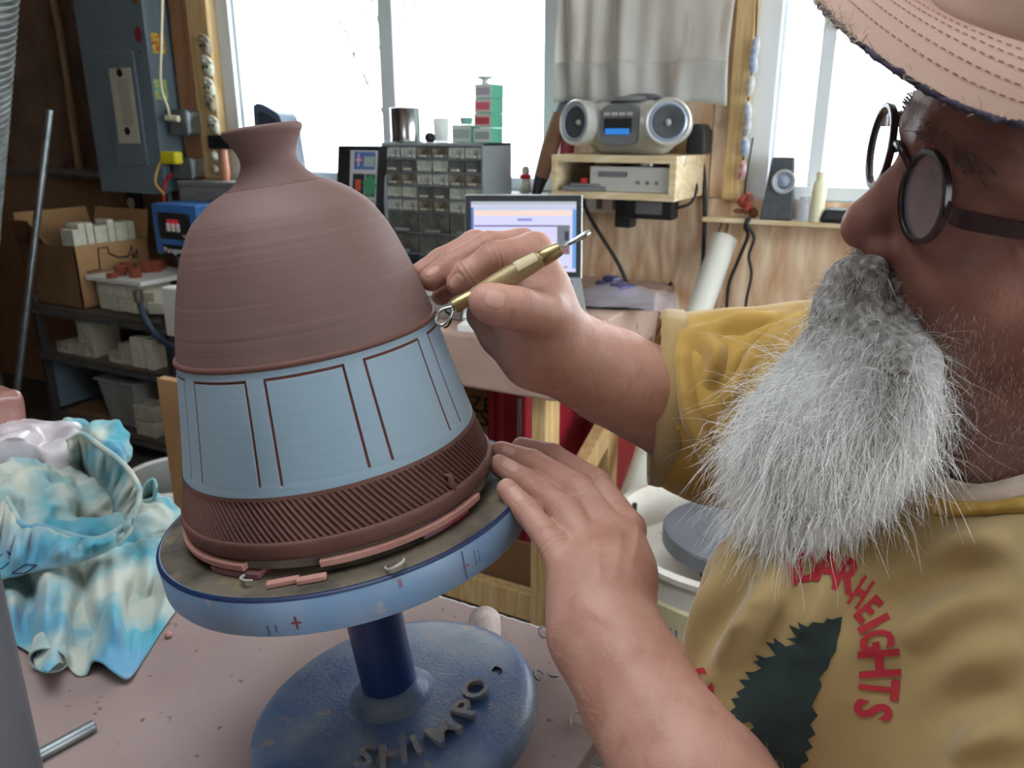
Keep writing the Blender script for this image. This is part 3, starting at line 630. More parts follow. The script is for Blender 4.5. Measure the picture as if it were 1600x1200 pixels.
# ------------------------------------------------------------------ work bench
ZB = atY(760, 527, 1.75)[2]; zlow = atY(760, 611, 1.75)[2]; BX0 = -2.05; BX1 = atZ(1004, 492, ZB)[0]
BX1 = -.80
wbn = thing('work_bench', 'heavy pine work bench with a thick clay-stained canvas top, under the windows', 'bench', ((BX0+BX1)/2, 2.2, 0))
obj('canvas_slab', G().bb(BX0, BX1, 1.75, 2.735, zlow, ZB), MT['canvas'], wbn, bevel=.008)
def leg(px0, px1, Y, zt, dep=.09):
    x0 = atY(px0, 720, Y)[0]; x1 = atY(px1, 720, Y)[0]; return obj('leg', G().bb(x0, x1, Y, Y+dep, .001, zt), MT['pine'], wbn, bevel=.003), x0, x1
_, lxa, lxb = leg(830, 852, 1.80, zlow)
_, lxc, lxd = leg(930, 950, 2.28, zlow)
obj('leg', G().bb(BX0+.02, BX0+.07, 1.8, 1.89, .001, zlow), MT['pine'], wbn, bevel=.003)
obj('brace', G().raw(*(lambda a, b: ([a+A(0, 0, .045), a-A(0, 0, .045), b-A(0, 0, .045), b+A(0, 0, .045), a+A(-.04, 0, .045), a+A(-.04, 0, -.045), b+A(-.04, 0, -.045), b+A(-.04, 0, .045)], [(0, 1, 2, 3), (7, 6, 5, 4), (0, 3, 7, 4), (1, 5, 6, 2), (0, 4, 5, 1), (3, 2, 6, 7)]))(A(lxb, 1.9, .36), A(lxd, 2.28, .52))), MT['pine'], wbn)
obj('stretcher', G().bb(BX0+.07, lxa, 1.83, 1.87, .06, .15), MT['pine'], wbn, bevel=.003)
obj('back_panel', G().bb(BX0+.07, lxa-.01, 1.885, 1.9, .06, .28), MT['carddk'], wbn)
# under the bench
xx = atY(770, 650, 1.95)[0]
x0, x1, y0, y1, z0, z1 = fb(690, 764, 610, 800, 1.98, .5)
cbx = thing('cardboard_carton', 'brown cardboard carton with black lettering under the bench', 'box', ((x0+x1)/2, 2.2, .2))
obj('carton_body', G().bb(x0-.2, x1, 1.98, 2.4, .30, zlow-.025), MT['carddk'], cbx, bevel=.003)
obj('carton_base', G().bb(x0-.2, x1, 1.98, 2.4, .001, .299), MT['carddk'], cbx, bevel=.003)
pc = atY(751, 641, 1.979)
for s_, py in (('ZE', 641), ('ES', 661)):
    c = atY(733, py, 1.979); v, f = text_geo(s_, .075, .001, c, A(1, 0, 0), A(0, 0, 1), A(0, -1, 0)); obj('lettering', (v, f), MT['ink'], cbx)
x0, x1, _, _, _, _ = fb(766, 826, 610, 800, 1.98, .5)
rb = thing('red_toolbox', 'red metal toolbox cabinet under the bench beside the front leg', 'toolbox', ((x0+x1)/2, 2.2, 0))
obj('toolbox_body', G().bb(x0+.004, x1, 1.96, 2.42, .001, zlow-.02), MT['redbox'], rb, bevel=.006)
for k in range(2): obj('side_channel', G().bb(x0+.012+k*.03, x0+.028+k*.03, 1.952, 1.9595, .02, zlow-.03), MT['redbox'], rb, bevel=.002)
obj('chrome_edge', G().bb(x1-.024, x1-.012, 1.95, 1.9595, .2, zlow-.08), MT['chrome'], rb, bevel=.002)
x0, x1, _, _, _, _ = fb(880, 950, 640, 760, 2.4, .3)
obj('red_toolbox', G().bb(x0, x1, 2.41, 2.70, .001, .66).bb(x0+.01, x1-.01, 2.42, 2.69, .661, .70), MT['redbox'], bevel=.008, label='red box further back under the bench, behind the wooden brace', cat='toolbox')
# items on the bench: laptop on a sloping stand
Hc = D(818, 436, 2.40); lr = RGT; lf = nrm(-A(FWD[0], FWD[1], 0)); up = A(0, 0, 1)
sl = nrm(lf*.25-up*.075)                  # slope of the keyboard deck towards the viewer
nd = np.cross(lr, -sl); nd = nd if nd[2] > 0 else -nd
lp = thing('laptop', 'open silver laptop with a lit web page on the bench', 'laptop', A(Hc[0], Hc[1], ZB))
deck = Hc+sl*.125
def obox(g, c, sx, sy, sz, ex, ey, ez): return g.box(c, (sx, sy, sz), np.array([ex, ey, ez]))
obj('stand', G().prism([(0, 0), (.24, 0), (.24, .02), (0, (Hc[2]-ZB)-.02)], A(Hc[0], Hc[1], ZB+.001)-lr*.13, lf, up, lr, .26), MT['black'], lp)
dk_ = obj('keyboard_deck', obox(G(), deck, .345, .25, .014, lr, sl, nd), MT['alum'], lp, bevel=.004)
kb = G()
for r in range(5):
    for k in range(13): obox(kb, deck+lr*(-.135+.0225*k)+sl*(-.085+.021*r)+nd*.008, .019, .0175, .003, lr, sl, nd)
obj('keyboard', kb, MT['black'], dk_)
obj('trackpad', obox(G(), deck+sl*.075+nd*.0072, .1, .07, .001, lr, sl, nd), MT['silver'], dk_)
su_ = nrm(up*.97-lf*.2); sn = np.cross(lr, su_); sn = sn if np.dot(sn, lf) > 0 else -sn
sc0 = Hc+su_*.125
obj('screen_lid', obox(G(), sc0-sn*.004, .352, .25, .008, lr, su_, sn), MT['alum'], lp, bevel=.003)
obj('screen_bezel', obox(G(), sc0+sn*.001, .346, .244, .002, lr, su_, sn), MT['black'], lp)
def em(n, c, s=.30): return mat(n, tuple(q*.3 for q in hx(c)), .3, emit=hx(c), estr=s)
scr = obj('screen', obox(G(), sc0+sn*.0026, .314, .208, .001, lr, su_, sn), em('screen_page', '#d4d4f4'), lp)
def sreg(u0, u1, v0, v1, c): obj('screen_area', obox(G(), sc0+sn*.0036+lr*((u0+u1)/2-.5)*.314+su_*(.5-(v0+v1)/2)*.208, (u1-u0)*.314, (v1-v0)*.208, .0006, lr, su_, sn), em('screen_colour', c), scr)
sreg(0, 1, 0, .05, '#b4bcc4'); sreg(.03, 1, .06, .12, '#c4c8dc'); sreg(.03, .96, .13, .2, '#f4d8c8'); sreg(.03, .82, .335, .355, '#6c5c94'); sreg(.03, .82, .42, .46, '#dcc8ec')
sreg(.44, .58, .24, .275, '#8c90d4'); sreg(.82, .94, .335, .75, '#707880'); sreg(.89, .93, .42, .55, '#201c28'); sreg(.86, .93, .68, .72, '#c03040'); sreg(.0, .025, .08, .9, '#5478b4'); sreg(.965, 1, .1, .95, '#6c9cd8'); sreg(.82, .92, .92, .94, '#907c58')
for k in range(6): sreg(.03, .4+.1*(k % 3), .5+.06*k, .515+.06*k, '#b0b0d8')
# small things on the bench
c = atZ(698, 492, ZB); obj('small_tray', G().box((c[0], c[1], ZB+.03), (.16, .1, .058)).box((c[0], c[1], ZB+.063), (.17, .11, .006)), mat('tray_grey', hx('#9a9690'), .6), bevel=.004, label='small grey box on the bench between the pot and the tool', cat='box')
c = atZ(744, 520, ZB); obj('white_slab', G().box((c[0], c[1]+.02, ZB+.011), (.11, .06, .02), RZ(.2)), MT['white'], bevel=.003, label='small white slab near the front edge of the bench', cat='slab')
c = atZ(700, 471, ZB+.066); 
cord('ribbon_loop', [c+A(-.05, 0, .0), c+A(-.02, -.02, .012), c+A(.03, 0, .006), c+A(.06, .02, .01), c+A(.09, 0, 0)], .004, mat('green_ribbon', hx('#7ca888'), .5), 'thin greenish cord lying on the small grey box')
# bagged gadget
c = atZ(962, 475, ZB); bgd = thing('bagged_gadget', 'dark gadget in a clear plastic bag at the right end of the bench', 'gadget', (c[0], c[1], ZB))
obj('gadget_tray', G().box((c[0], c[1], ZB+.012), (.24, .18, .022), RZ(.3)), MT['black'], bgd, bevel=.005)
obj('gadget', G().box((c[0]-.01, c[1]+.02, ZB+.045), (.13, .07, .04), RZ(-.5)).box((c[0]-.03, c[1]+.04, ZB+.07), (.06, .04, .02), RZ(-.5)), mat('dark_blue_plastic', hx('#343854'), .3, col2=hx('#54487c'), scale=20), bgd, bevel=.01)
gx, gy = np.meshgrid(np.linspace(-1, 1, 18), np.linspace(-1, 1, 14), indexing='ij'); R_ = RZ(.3)
P = np.stack([gx*.19, gy*.14,   .008+.05*np.exp(-(gx*1.4)**2-(gy*1.5)**2)+rng.normal(0, .004, gx.shape)], -1)@R_+A(c[0], c[1], ZB+.006)
obj('plastic_bag', G().grid(P), MT['bag'], bgd, smooth=True, solid=.001)
# drawer cabinet
cx0, cx1, _, _, _, cz1 = fb(601, 757, 223, 480, 2.40, .2)
cyb = atX(800, 300, cx1)[1]; cyb = min(max(cyb, 2.52), 2.6)
dc = thing('drawer_cabinet', 'grey parts cabinet of many small cloudy drawers on the bench', 'cabinet', ((cx0+cx1)/2, 2.5, ZB))
W_ = cx1-cx0; bw = .012
obj('cabinet_frame', G().bb(cx0, cx0+bw, 2.40, cyb, ZB+.001, cz1).bb(cx1-bw, cx1, 2.40, cyb, ZB+.001, cz1).bb(cx0, cx1, 2.40, cyb, cz1-bw, cz1).bb(cx0, cx1, 2.40, cyb, ZB+.001, ZB+.013).bb(cx0, cx1, cyb-.008, cyb, ZB, cz1), MT['cabgrey'], dc, bevel=.003)
rows = [(6, .0455)]*5+[(3, .075)]*2
ztop = cz1-bw
fm = [MT['clearfront'], MT['smoke'], mat('drawer_dark_parts', hx('#8c8878'), .3, col2=hx('#4c443c'), scale=40, detail=2), mat('drawer_pale_parts', hx('#c4c8bc'), .25, col2=hx('#98a094'), scale=30, detail=2)]
tops = None
for ri, (n, h) in enumerate(rows):
    if ztop-h < ZB+.012: h = ztop-ZB-.014
    obj('divider', G().bb(cx0+bw, cx1-bw, 2.405, cyb-.01, ztop-h, ztop-h+.004), MT['cabgrey'], dc)
    dw = (W_-2*bw)/n
    for k in range(n):
        a = cx0+bw+k*dw+.002; b = a+dw-.004
        z0_, z1_ = ztop-h+.006, ztop-.003
        mm = fm[(ri*5+k*3+k*k) % 4] if n == 6 else MT['smoke']
        d_ = obj('drawer', G().bb(a, b, 2.407, 2.41, z0_, z1_).bb(a, b, 2.41, cyb-.02, z0_, z0_+.002), mm, dc, bevel=.0015)
        obj('drawer_pull', G().box(((a+b)/2, 2.398, z0_+.007), ((b-a)*.45, .016, .008)), MT['silver'] if n == 6 else MT['cabgrey'], d_, bevel=.002)
    ztop -= h
CT = cz1
# on the cabinet
def ct(px, py): return atZ(px, py, CT)
c = atY(637, 222, 2.47); tc_ = thing('tin_can', 'shiny open tin can on the left of the drawer cabinet top', 'can', (c[0], 2.47, CT))
obj('can_wall', G().lathe([(0, .001), (.058, .001), (.06, .004), (.0585, .012), (.0585, .112), (.061, .116), (.0595, .117), (.056, .112), (.056, .006), (0, .004)], (c[0], 2.47, CT), n=40), MT['chrome'], tc_, smooth='auto')
c = atY(672, 218, 2.45); obj('round_pull', G().lathe([(0, 0), (.014, .001), (.02, .012), (.018, .026), (.008, .034), (0, .034)], (c[0], 2.45, CT), n=20), MT['black'], smooth=True, label='dark round knob beside the tin can', cat='knob')
c = atY(690, 218, 2.46); obj('plastic_cup', G().lathe([(0, 0), (.024, 0), (.03, .08), (.028, .08), (.022, .004), (0, .004)], (c[0], 2.46, CT+.001), n=24), mat('clear_cup', hx('#d8d8d0'), .2, alpha=.6), smooth=True, label='small translucent cup on the drawer cabinet, right of the knob', cat='cup')
def small_box(x0_, x1_, py0, py1, Y, dep, cf, cs, label, band=None, z0=None):
    a, b, _, _, zz0, zz1 = fb(x0_, x1_, py0, py1, Y, dep); zz0 = zz0 if z0 is None else z0
    t = thing('bulb_carton', label, 'carton', ((a+b)/2, Y+dep/2, zz0))
    obj('carton_body', G().bb(a, b, Y, Y+dep, zz0+.0005, zz1), mat('carton_side', hx(cs), .6), t, bevel=.002)
    obj('front_label', G().bb(a+.001, b-.001, Y-.0008, Y-.0002, zz0+.003, zz1-.002), mat('carton_front', hx(cf), .6), t)
    if band:
        obj('printed_band', G().bb(a+.006, b-.006, Y-.0016, Y-.0009, zz0+(zz1-zz0)*.25, zz0+(zz1-zz0)*.75), mat('carton_band', hx(band), .6), t)
    return zz1
zc = small_box(706, 736, 195, 223, 2.45, .07, '#ccd4cc', '#5cb494', 'low pale carton with a green side, left of the carton stack', '#a8b4ac', CT)
obj('jar_cover', G().lathe([(0, 0), (.02, 0), (.024, .02), (.02, .024), (0, .024)], A(atY(729, 190, 2.48)[0], 2.48, zc+.001), n=20), mat('teal_lid', hx('#a8ccc8'), .4), smooth='auto', label='small pale teal lid on the low carton', cat='lid')
z = CT
for k, (cf, bd, lb) in enumerate((('#c8d0cc', '#98a09c', 'bottom carton of the green-sided stack on the drawer cabinet'), ('#c8b8b4', '#b44c54', 'second carton up with a red label in the green-sided stack'), ('#d0c0bc', '#cc6470', 'third carton up with a pink label in the green-sided stack'), ('#d0d4d0', '#a8a4b0', 'topmost carton of the green-sided stack, with a pale label'))):
    a, b = 740+.6*k, 767+.3*k
    z = small_box(a, b, 200-23*k, 223-22.5*k, 2.44, .085, cf, '#6cc4a4', lb, bd, z)
c = A(atY(758, 130, 2.47)[0], 2.47, z+.001)
obj('paper_cover', G().lathe([(0, 0), (.012, 0), (.01, .012), (.03, .02), (.032, .024), (0, .026)], c, n=16), MT['white'], smooth='auto', label='tiny white paper lid on top of the carton stack', cat='lid')
# game box on a crate
x0, x1, _, _, z0, z1 = fb(528, 592, 228, 340, 2.36, .1)
gb = thing('software_box', 'black leaning software box printed with a flag and gears', 'box', ((x0+x1)/2, 2.4, z0))
sh = A(.075, 0, 0)      # box leans: its top is shifted to the right
ex, ey = A(1, 0, 0), nrm(A(.03, 0, z1-z0)); Lg = (z1-z0)/ey[2]
o0 = A(x0-.02, 2.36, z0)
obj('box_body', G().prism([(0, 0), (x1-x0, 0), (x1-x0, Lg), (0, Lg)], o0, ex, ey, A(0, 1, 0), .07), MT['black'], gb, bevel=.002)
def pr_(u0, u1, v0, v1, c, d=.001): return obj('printed_patch', G().prism([(u0*(x1-x0), v0*Lg), (u1*(x1-x0), v0*Lg), (u1*(x1-x0), v1*Lg), (u0*(x1-x0), v1*Lg)], o0-A(0, .0004+d, 0), ex, ey, A(0, 1, 0), .0006), mat('print_ink', hx(c), .5), gb)
pr_(.32, .97, .04, .94, '#c8ccd0', .0); pr_(.42, .92, .68, .92, '#5878b4', .001); pr_(.66, .9, .72, .86, '#a8b8b0', .002)
pr_(.46, .6, .78, .84, '#c83a40', .002); pr_(.515, .545, .72, .9, '#d8d0d8', .003); pr_(.46, .6, .8, .82, '#d8d0d8', .0035)
pr_(.4, .68, .3, .62, '#30343c', .001); pr_(.47, .6, .38, .54, '#cc5c40', .002); pr_(.7, .94, .3, .62, '#505a58', .001)
cg = o0+ex*(x1-x0)*.82+ey*Lg*.46-A(0, .0035, 0)
obj('printed_gear', G().prism([((.026 if k % 2 else .036)*math.cos(k*math.pi/9), (.03 if k % 2 else .042)*math.sin(k*math.pi/9)) for k in range(18)], cg, ex, ey, A(0, 1, 0), .0006), mat('print_green', hx('#4c9470'), .5), gb)
pr_(.34, .95, .06, .26, '#a4a8ac', .001)
cr = thing('wooden_crate', 'rough wooden crate on the bench under the software box', 'crate', ((x0+x1)/2, 2.44, ZB))
for k in range(3): obj('crate_slat', G().bb(x0-.05, cx0-.01, 2.36, 2.372, ZB+.004+k*(z0-ZB)/3, ZB-.008+(k+1)*(z0-ZB)/3), MT['stud'], cr)
obj('crate_body', G().bb(x0-.045, cx0-.012, 2.3725, 2.56, ZB+.001, z0-.001), MT['stud'], cr)
# leaning umbrella and tube
a, b = atY(835, 312, 2.52), atY(884, 150, 2.66)
um = thing('folded_umbrella', 'folded umbrella with brown sleeve and dark tip leaning by the window', 'umbrella', a)
def lerp(a, b, t): return a+(b-a)*t
obj('tip', G().tube([lerp(a, b, 0), lerp(a, b, .2)], [.014, .024], 12), MT['black'], um, smooth='auto')
obj('sleeve', G().tube([lerp(a, b, .2), lerp(a, b, .5), lerp(a, b, .82)], [.025, .031, .027], 14), mat('brown_sleeve', hx('#84604c'), .7), um, smooth='auto')
obj('handle', G().tube([lerp(a, b, .82), lerp(a, b, 1.1)], [.02, .02], 12), mat('blue_grey_handle', hx('#5c6478'), .5), um, smooth='auto')
a, b = atY(884, 243, 2.64), atY(895, 150, 2.70)
obj('red_tube', G().tube([lerp(a, b, -.8), lerp(a, b, 1.3)], [.026, .026], 16), mat('red_tube', hx('#a4404c'), .5), smooth='auto', label='faded red cardboard tube leaning behind the radio', cat='tube')
c = atY(815, 300, 2.6); fg = thing('sill_figurine', 'tiny figurine with a red patch on the sill beside the umbrella tip', 'figurine', (c[0], 2.63, ZS))
obj('body', G().lathe([(0, 0), (.022, .002), (.018, .04), (.01, .06), (.016, .075), (.012, .092), (0, .096)], (c[0], 2.63, ZS+.001), n=16), wt, fg, smooth=True)
obj('scarf', G().lathe([(.012, .05), (.021, .052), (.02, .066), (.011, .066)], (c[0], 2.63, ZS+.001), n=16), MT['redcord'], fg, smooth=True)
# ------------------------------------------------------------------ shelf box with player and radio
sx0, sx1, _, _, sz0, sz1 = fb(861, 1056, 243, 312, 2.42, .3)
sb = thing('shelf_box', 'pale open-front wooden shelf box on the wall holding a disc player', 'shelf', ((sx0+sx1)/2, 2.6, sz0)); t = .022
obj('top_board', G().bb(sx0, sx1, 2.42, 2.748, sz1-t, sz1), MT['palewood'], sb, bevel=.002)
obj('bottom_board', G().bb(sx0, sx1, 2.42, 2.748, sz0, sz0+t), MT['palewood'], sb, bevel=.002)
for x in (sx0, sx1-t): obj('side_board', G().bb(x, x+t, 2.42, 2.748, sz0+t, sz1-t), MT['palewood'], sb, bevel=.002)
obj('back_board', G().bb(sx0+t, sx1-t, 2.74, 2.748, sz0+t, sz1-t), MT['ply'], sb)
p0, p1, _, _, q0, q1 = fb(921, 1046, 268, 302, 2.44, .2); q0 = sz0+t+.001
dv = thing('disc_player', 'flat silver disc player inside the shelf box', 'disc player', ((p0+p1)/2, 2.55, q0))
obj('case', G().bb(p0, p1, 2.455, 2.70, q0, q0+.075), MT['silver'], dv, bevel=.003)
obj('front_panel', G().bb(p0, p1, 2.44, 2.4545, q0, q0+.077), MT['silver'], dv, bevel=.003)
obj('disc_tray', G().bb(p0+.03, p1-.14, 2.438, 2.4398, q0+.045, q0+.062), MT['silverdk'], dv)
for k in range(3): obj('button', G().cyl((p1-.1+.03*k, 2.44, q0+.03), (p1-.1+.03*k, 2.436, q0+.03), .006, n=12), MT['silverdk'], dv)
obj('badge', G().box(((p0+p1)/2-.02, 2.4392, q0+.055), (.03, .001, .014)), MT['black'], dv)
obj('steel_canister', G().lathe([(0, 0), (.045, 0), (.047, .02), (.047, .03), (0, .032)], (p0+.17, 2.5, q0+.078), n=24), MT['chrome'], smooth='auto', label='low shiny canister on the left of the disc player', cat='canister')
obj('steel_canister', G().lathe([(0, 0), (.03, 0), (.032, .02), (.032, .03), (0, .032)], (p0+.26, 2.5, q0+.078), n=24), MT['chrome'], smooth='auto', label='low shiny canister on the right of the disc player', cat='canister')
c = A(sx0+.1, 2.5, q0); obj('folded_leaflet', G().box(c+A(0, 0, .008), (.14, .16, .014), RZ(.2)).box(c+A(.01, 0, .02), (.13, .15, .006), RZ(.35)), MT['silverdk'], label='dark leaflets lying in the left of the shelf box', cat='leaflet')
obj('red_lighter', G().box((p0-.022, 2.45, q0+.02), (.022, .016, .038)), MT['redcord'], bevel=.004, label='small red lighter beside the disc player', cat='lighter')
# radio
bc = A((atY(893, 200, 2.5)[0]+atY(1072, 200, 2.5)[0])/2, 2.55, sz1); bw = atY(1072, 200, 2.5)[0]-atY(893, 200, 2.5)[0]; bh = atY(980, 156, 2.5)[2]-sz1
s = SDF(bc+A(-.30, -.16, -.02), bc+A(.30, .16, .26), .004)
hb_ = bh*.55
for sg in (-1, 1):
    s.ell(bc+A(sg*bw*.29, 0, hb_), (bw*.22, .085, bh*.40), k=.03)
s.ell(bc+A(0, .0, hb_), (bw*.30, .10, bh*.47), k=.05)
s.cone(bc+A(-bw*.24, .01, .035), bc+A(bw*.24, .01, .035), .034, .034, k=.03)
s.cut(bc+A(0, 0, .002), (0, 0, -1))
V, F = s.mesh(); V = relax(V, F, 2)
bo = thing('radio', 'silver portable radio with two round speakers on the shelf box', 'radio', bc)
obj('case', (V, F), MT['silver'], bo, smooth=True)
for sg, nmv in ((-1, nrm(A(-.42, -1, .08))), (1, nrm(A(.30, -1, .08)))):
    c = bc+A(sg*bw*.31, 0, hb_)+nmv*.098; r = bh*.40
    sp = obj('speaker', G().lathe([(r*1.05, -.05), (r*1.06, .008), (r*.98, .014), (r*.86, .008), (r*.82, -.004)], c, nmv, n=40), MT['silver'], bo, smooth='auto')
    obj('speaker_ring', G().lathe([(r*.97, .006), (r*.78, .012), (r*.7, .004)], c, nmv, n=40), MT['ringblue'], sp, smooth='auto')
    obj('speaker_cone', G().lathe([(r*.72, .006), (r*.62, .008), (r*.2, -.012), (0, -.012)], c, nmv, n=40), MT['cone'], sp, smooth=True)
    obj('dust_cap', G().lathe([(r*.16, -.01), (r*.12, -.003), (0, .001)], c, nmv, n=20), MT['silver'], sp, smooth=True)
fp = bc+A(-.012, -.098, hb_)
obj('control_panel', G().prism(bez([(-.075, 0, .06), (-.075, 0, -.05), (-.045, 0, -.085), (.045, 0, -.085), (.078, 0, -.05), (.078, 0, .06), (.04, 0, .085), (-.04, 0, .085), (-.075, 0, .06)], 48)[:, [0, 2]]*A(bw/.46, bh/.235), fp, A(1, 0, 0), A(0, 0, 1), A(0, 1, 0), .05), MT['silverdk'], bo, bevel=.004)
obj('display', G().box(fp+A(0, -.002, -.01*bh), (.11*bw/.46, .004, .06*bh/.235)), MT['black'], bo, bevel=.002)
obj('display_window', G().box(fp+A(0, -.005, -.028*bh/.235), (.095*bw/.46, .002, .025*bh/.235)), MT['lcd'], bo)
obj('disc_lid', G().lathe([(0, 0), (.06, 0), (.055, .012), (0, .016)], bc+A(-.01, -.02, bh*.985), n=32), MT['silverdk'], bo, smooth='auto')
for k in range(4): obj('button', G().box(fp+A((-.045+.03*k)*bw/.46, -.002, .045*bh/.235), (.02, .006, .01)), MT['silver'], bo, bevel=.002)
obj('handle', G().tube(bez([bc+A(-.1, .02, bh*.94), bc+A(-.07, .03, bh*1.04), bc+A(.05, .03, bh*1.07), bc+A(.1, .02, bh*.95)], 24), .009, 8), MT['silverdk'], bo, smooth=True)
x0, x1, _, _, z0, z1 = fb(1068, 1098, 194, 242, 2.6, .1)
obj('black_speaker', G().prism([(0, 0), (x1-x0, 0), (x1-x0-.004, z1-sz1-.02), (x1-x0-.02, z1-sz1), (.02, z1-sz1), (0, z1-sz1-.02)], A(x0, 2.63, sz1+.001), A(1, 0, 0), A(0, 0, 1), A(0, 1, 0), .1), MT['black'], bevel=.008, label='small black speaker beside the radio, on the wooden shelf box', cat='speaker')
# power strip and adaptor under the shelf
c = atY(945, 318, 2.70); ps = thing('power_strip', 'white power strip on the plywood under the shelf box', 'power strip', c)
obj('strip_body', G().box(c, (.22, .05, .06)), MT['white'], ps, bevel=.005)
for k in range(3): obj('socket', G().box(c+A(-.07+.06*k, -.026, 0), (.022, .003, .034)), MT['silverdk'], ps)
c = atY(975, 330, 2.62); obj('wall_adaptor', G().box(c+A(0, .02, 0), (.06, .06, .11)), MT['black'], bevel=.006, label='upright black plug adaptor under the shelf box', cat='adaptor')
c = atY(1018, 324, 2.62); ad = thing('laptop_adaptor', 'wide black power brick hanging under the shelf box', 'adaptor', c)
obj('brick', G().box(c, (.17, .06, .075)), MT['black'], ad, bevel=.008)
obj('brick_label', G().box(c+A(0, -.0305, 0), (.09, .001, .04)), MT['silverdk'], ad)
cord('power_cable', [c+A(.085, 0, 0), c+A(.13, .01, .02), c+A(.14, .03, .07), c+A(.1, .08, .1)], .005, MT['rubber'], 'short black cord looping from the power brick')
cord('power_cable', [atY(906, 305, 2.64), atY(925, 345, 2.65), atY(965, 410, 2.66), atY(985, 455, 2.67), atY(1005, 492, 2.68), A(-.80, 2.69, ZB+.01)], .007, MT['rubber'], 'black cord running diagonally down the plywood right of the laptop')
cord('power_cable', [atY(1088, 240, 2.72), atY(1099, 262, 2.735), atY(1101, 330, 2.735), atY(1098, 420, 2.735), atY(1096, 520, 2.735), atY(1090, 640, 2.735)], .007, MT['rubber'], 'black cord dropping straight down the plywood from the small black speaker')
# curtain
nu, nv = 70, 40; P = np.zeros((nu, nv, 3))
xl, xr_ = atY(863, 60, 2.58)[0], atY(1141, 60, 2.58)[0]; zb_ = atY(1000, 160, 2.58)[2]
for i in range(nu):
    u = i/(nu-1)
    for k in range(nv):
        v = k/(nv-1); z = zb_+(2.36-zb_)*v
        fold = .016*math.sin(u*23+1.3*math.sin(v*3))+.012*math.sin(u*41+v*2.0)+.008*math.sin(u*9-v*4+1)
        sag = .006*math.sin(u*17)*(1-v)
        P[i, k] = (xl+(xr_-xl)*u-.006*math.sin(v*9), 2.60+fold*(.55+.45*math.sin(v*2+u*5)), z+sag-.012*(u-.5))
cu = thing('window_curtain', 'limp greyish white cloth curtain hanging over the window above the radio', 'curtain', A((xl+xr_)/2, 2.6, zb_))
obj('cloth', G().grid(P), MT['linen'], cu, smooth=True, solid=.003)
Ph = P[:, :7].copy(); Ph[..., 1] -= .005; Ph[:, :, 2] -= .002
obj('hem', G().grid(Ph), MT['linen'], cu, smooth=True, solid=.003)
obj('curtain_rod', G().cyl((xl-.1, 2.60, 2.365), (xr_+.1, 2.60, 2.365), .012), MT['steel'], cu, smooth='auto')
for x in (xl-.07, xr_+.07): obj('rod_bracket', G().bb(x-.01, x+.01, 2.6, 2.748, 2.35, 2.38), MT['steel'], cu)
# leaning PVC pipe
a, b = atZ(962, 840, .02), atY(1133, 372, 2.70)
b = A(b[0], 2.695, b[2]); a = A(atY(985, 785, 2.2)[0], 2.2, atY(985, 785, 2.2)[2]); d_ = b-a; a0 = a+d_*((.03-a[2])/d_[2])
pv = nrm(b-a0); ring = [(.042, 0), (.042, np.linalg.norm(b-a0)), (.038, np.linalg.norm(b-a0)), (.038, 0)]
obj('pvc_pipe', G().lathe(ring, a0, pv, n=28, close=True), MT['pvc'], smooth='auto', label='long white plastic pipe leaning against the plywood wall', cat='pipe')
c = atY(1132, 362, 2.74); obj('wire_hook', G().tube(bez([c+A(-.01, 0, .03), c+A(-.012, -.03, .0), c+A(.0, -.035, -.012), c+A(.012, -.03, 0), c+A(.01, 0, .03)], 20), .003, 6), MT['chrome'], smooth=True, label='little wire hook on the plywood above the white pipe', cat='hook')
# sill 2 things
ZS2 = 1.1805
x0, x1, _, _, z0, z1 = fb(1188, 1246, 246, 345, 2.66, .1); cx_ = (x0+x1)/2; h = z1-ZS2
sp = thing('sill_speaker', 'tapered grey desk speaker with a silver cone on the right window sill', 'speaker', (cx_, 2.7, ZS2))
wb_, wt_ = (x1-x0)*.92, (x1-x0)*.6
V = []; 
for z, w2, yf in ((0, wb_/2, 2.655), (h, wt_/2, 2.68)): V += [(cx_-w2, yf, ZS2+z), (cx_+w2, yf, ZS2+z), (cx_+w2*.8, 2.745, ZS2+z), (cx_-w2*.8, 2.745, ZS2+z)]
obj('speaker_body', G().raw(V, [(0, 3, 2, 1), (4, 5, 6, 7), (0, 1, 5, 4), (1, 2, 6, 5), (2, 3, 7, 6), (3, 0, 4, 7)]), mat('speaker_cloth', hx('#54585e'), .8, col2=hx('#484c52'), scale=60), sp, bevel=.006)
c = A(cx_+.012, 2.667, ZS2+h*.62); nm_ = nrm(A(0, -1, .08))
obj('trim_ring', G().lathe([(.036, -.006), (.037, .004), (.032, .006), (.029, 0)], c, nm_, n=32), MT['silver'], sp, smooth='auto')
obj('cone', G().lathe([(.03, .001), (.018, -.004), (.016, 0), (0, .006)], c, nm_, n=32), MT['ringblue'], sp, smooth='auto')
for px, py, hgt, r, m_, lb, nme in ((1255, 343, .075, .022, mat('clear_jar', hx('#c8d0dc'), .15, alpha=.6), 'small clear jar just right of the desk speaker', 'glass_jar'), (1276, 344, .15, .021, mat('pale_bottle', hx('#e0dcb8'), .3), 'pale yellow plastic bottle on the right window sill', 'plastic_bottle')):
    x = atY(px, 335, 2.68)[0]; t_ = thing(nme, lb, 'bottle', (x, 2.68, ZS2))
    obj('body', G().lathe([(0, 0), (r, 0), (r*1.02, hgt*.1), (r*1.02, hgt*.75), (r*.6, hgt*.85), (r*.6, hgt*.87), (0, hgt*.87)], (x, 2.68, ZS2+.0005), n=20), m_, t_, smooth='auto')
    obj('cap', G().lathe([(0, hgt*.87), (r*.7, hgt*.87), (r*.68, hgt), (0, hgt)], (x, 2.68, ZS2+.0005), n=20), m_, t_, smooth='auto')
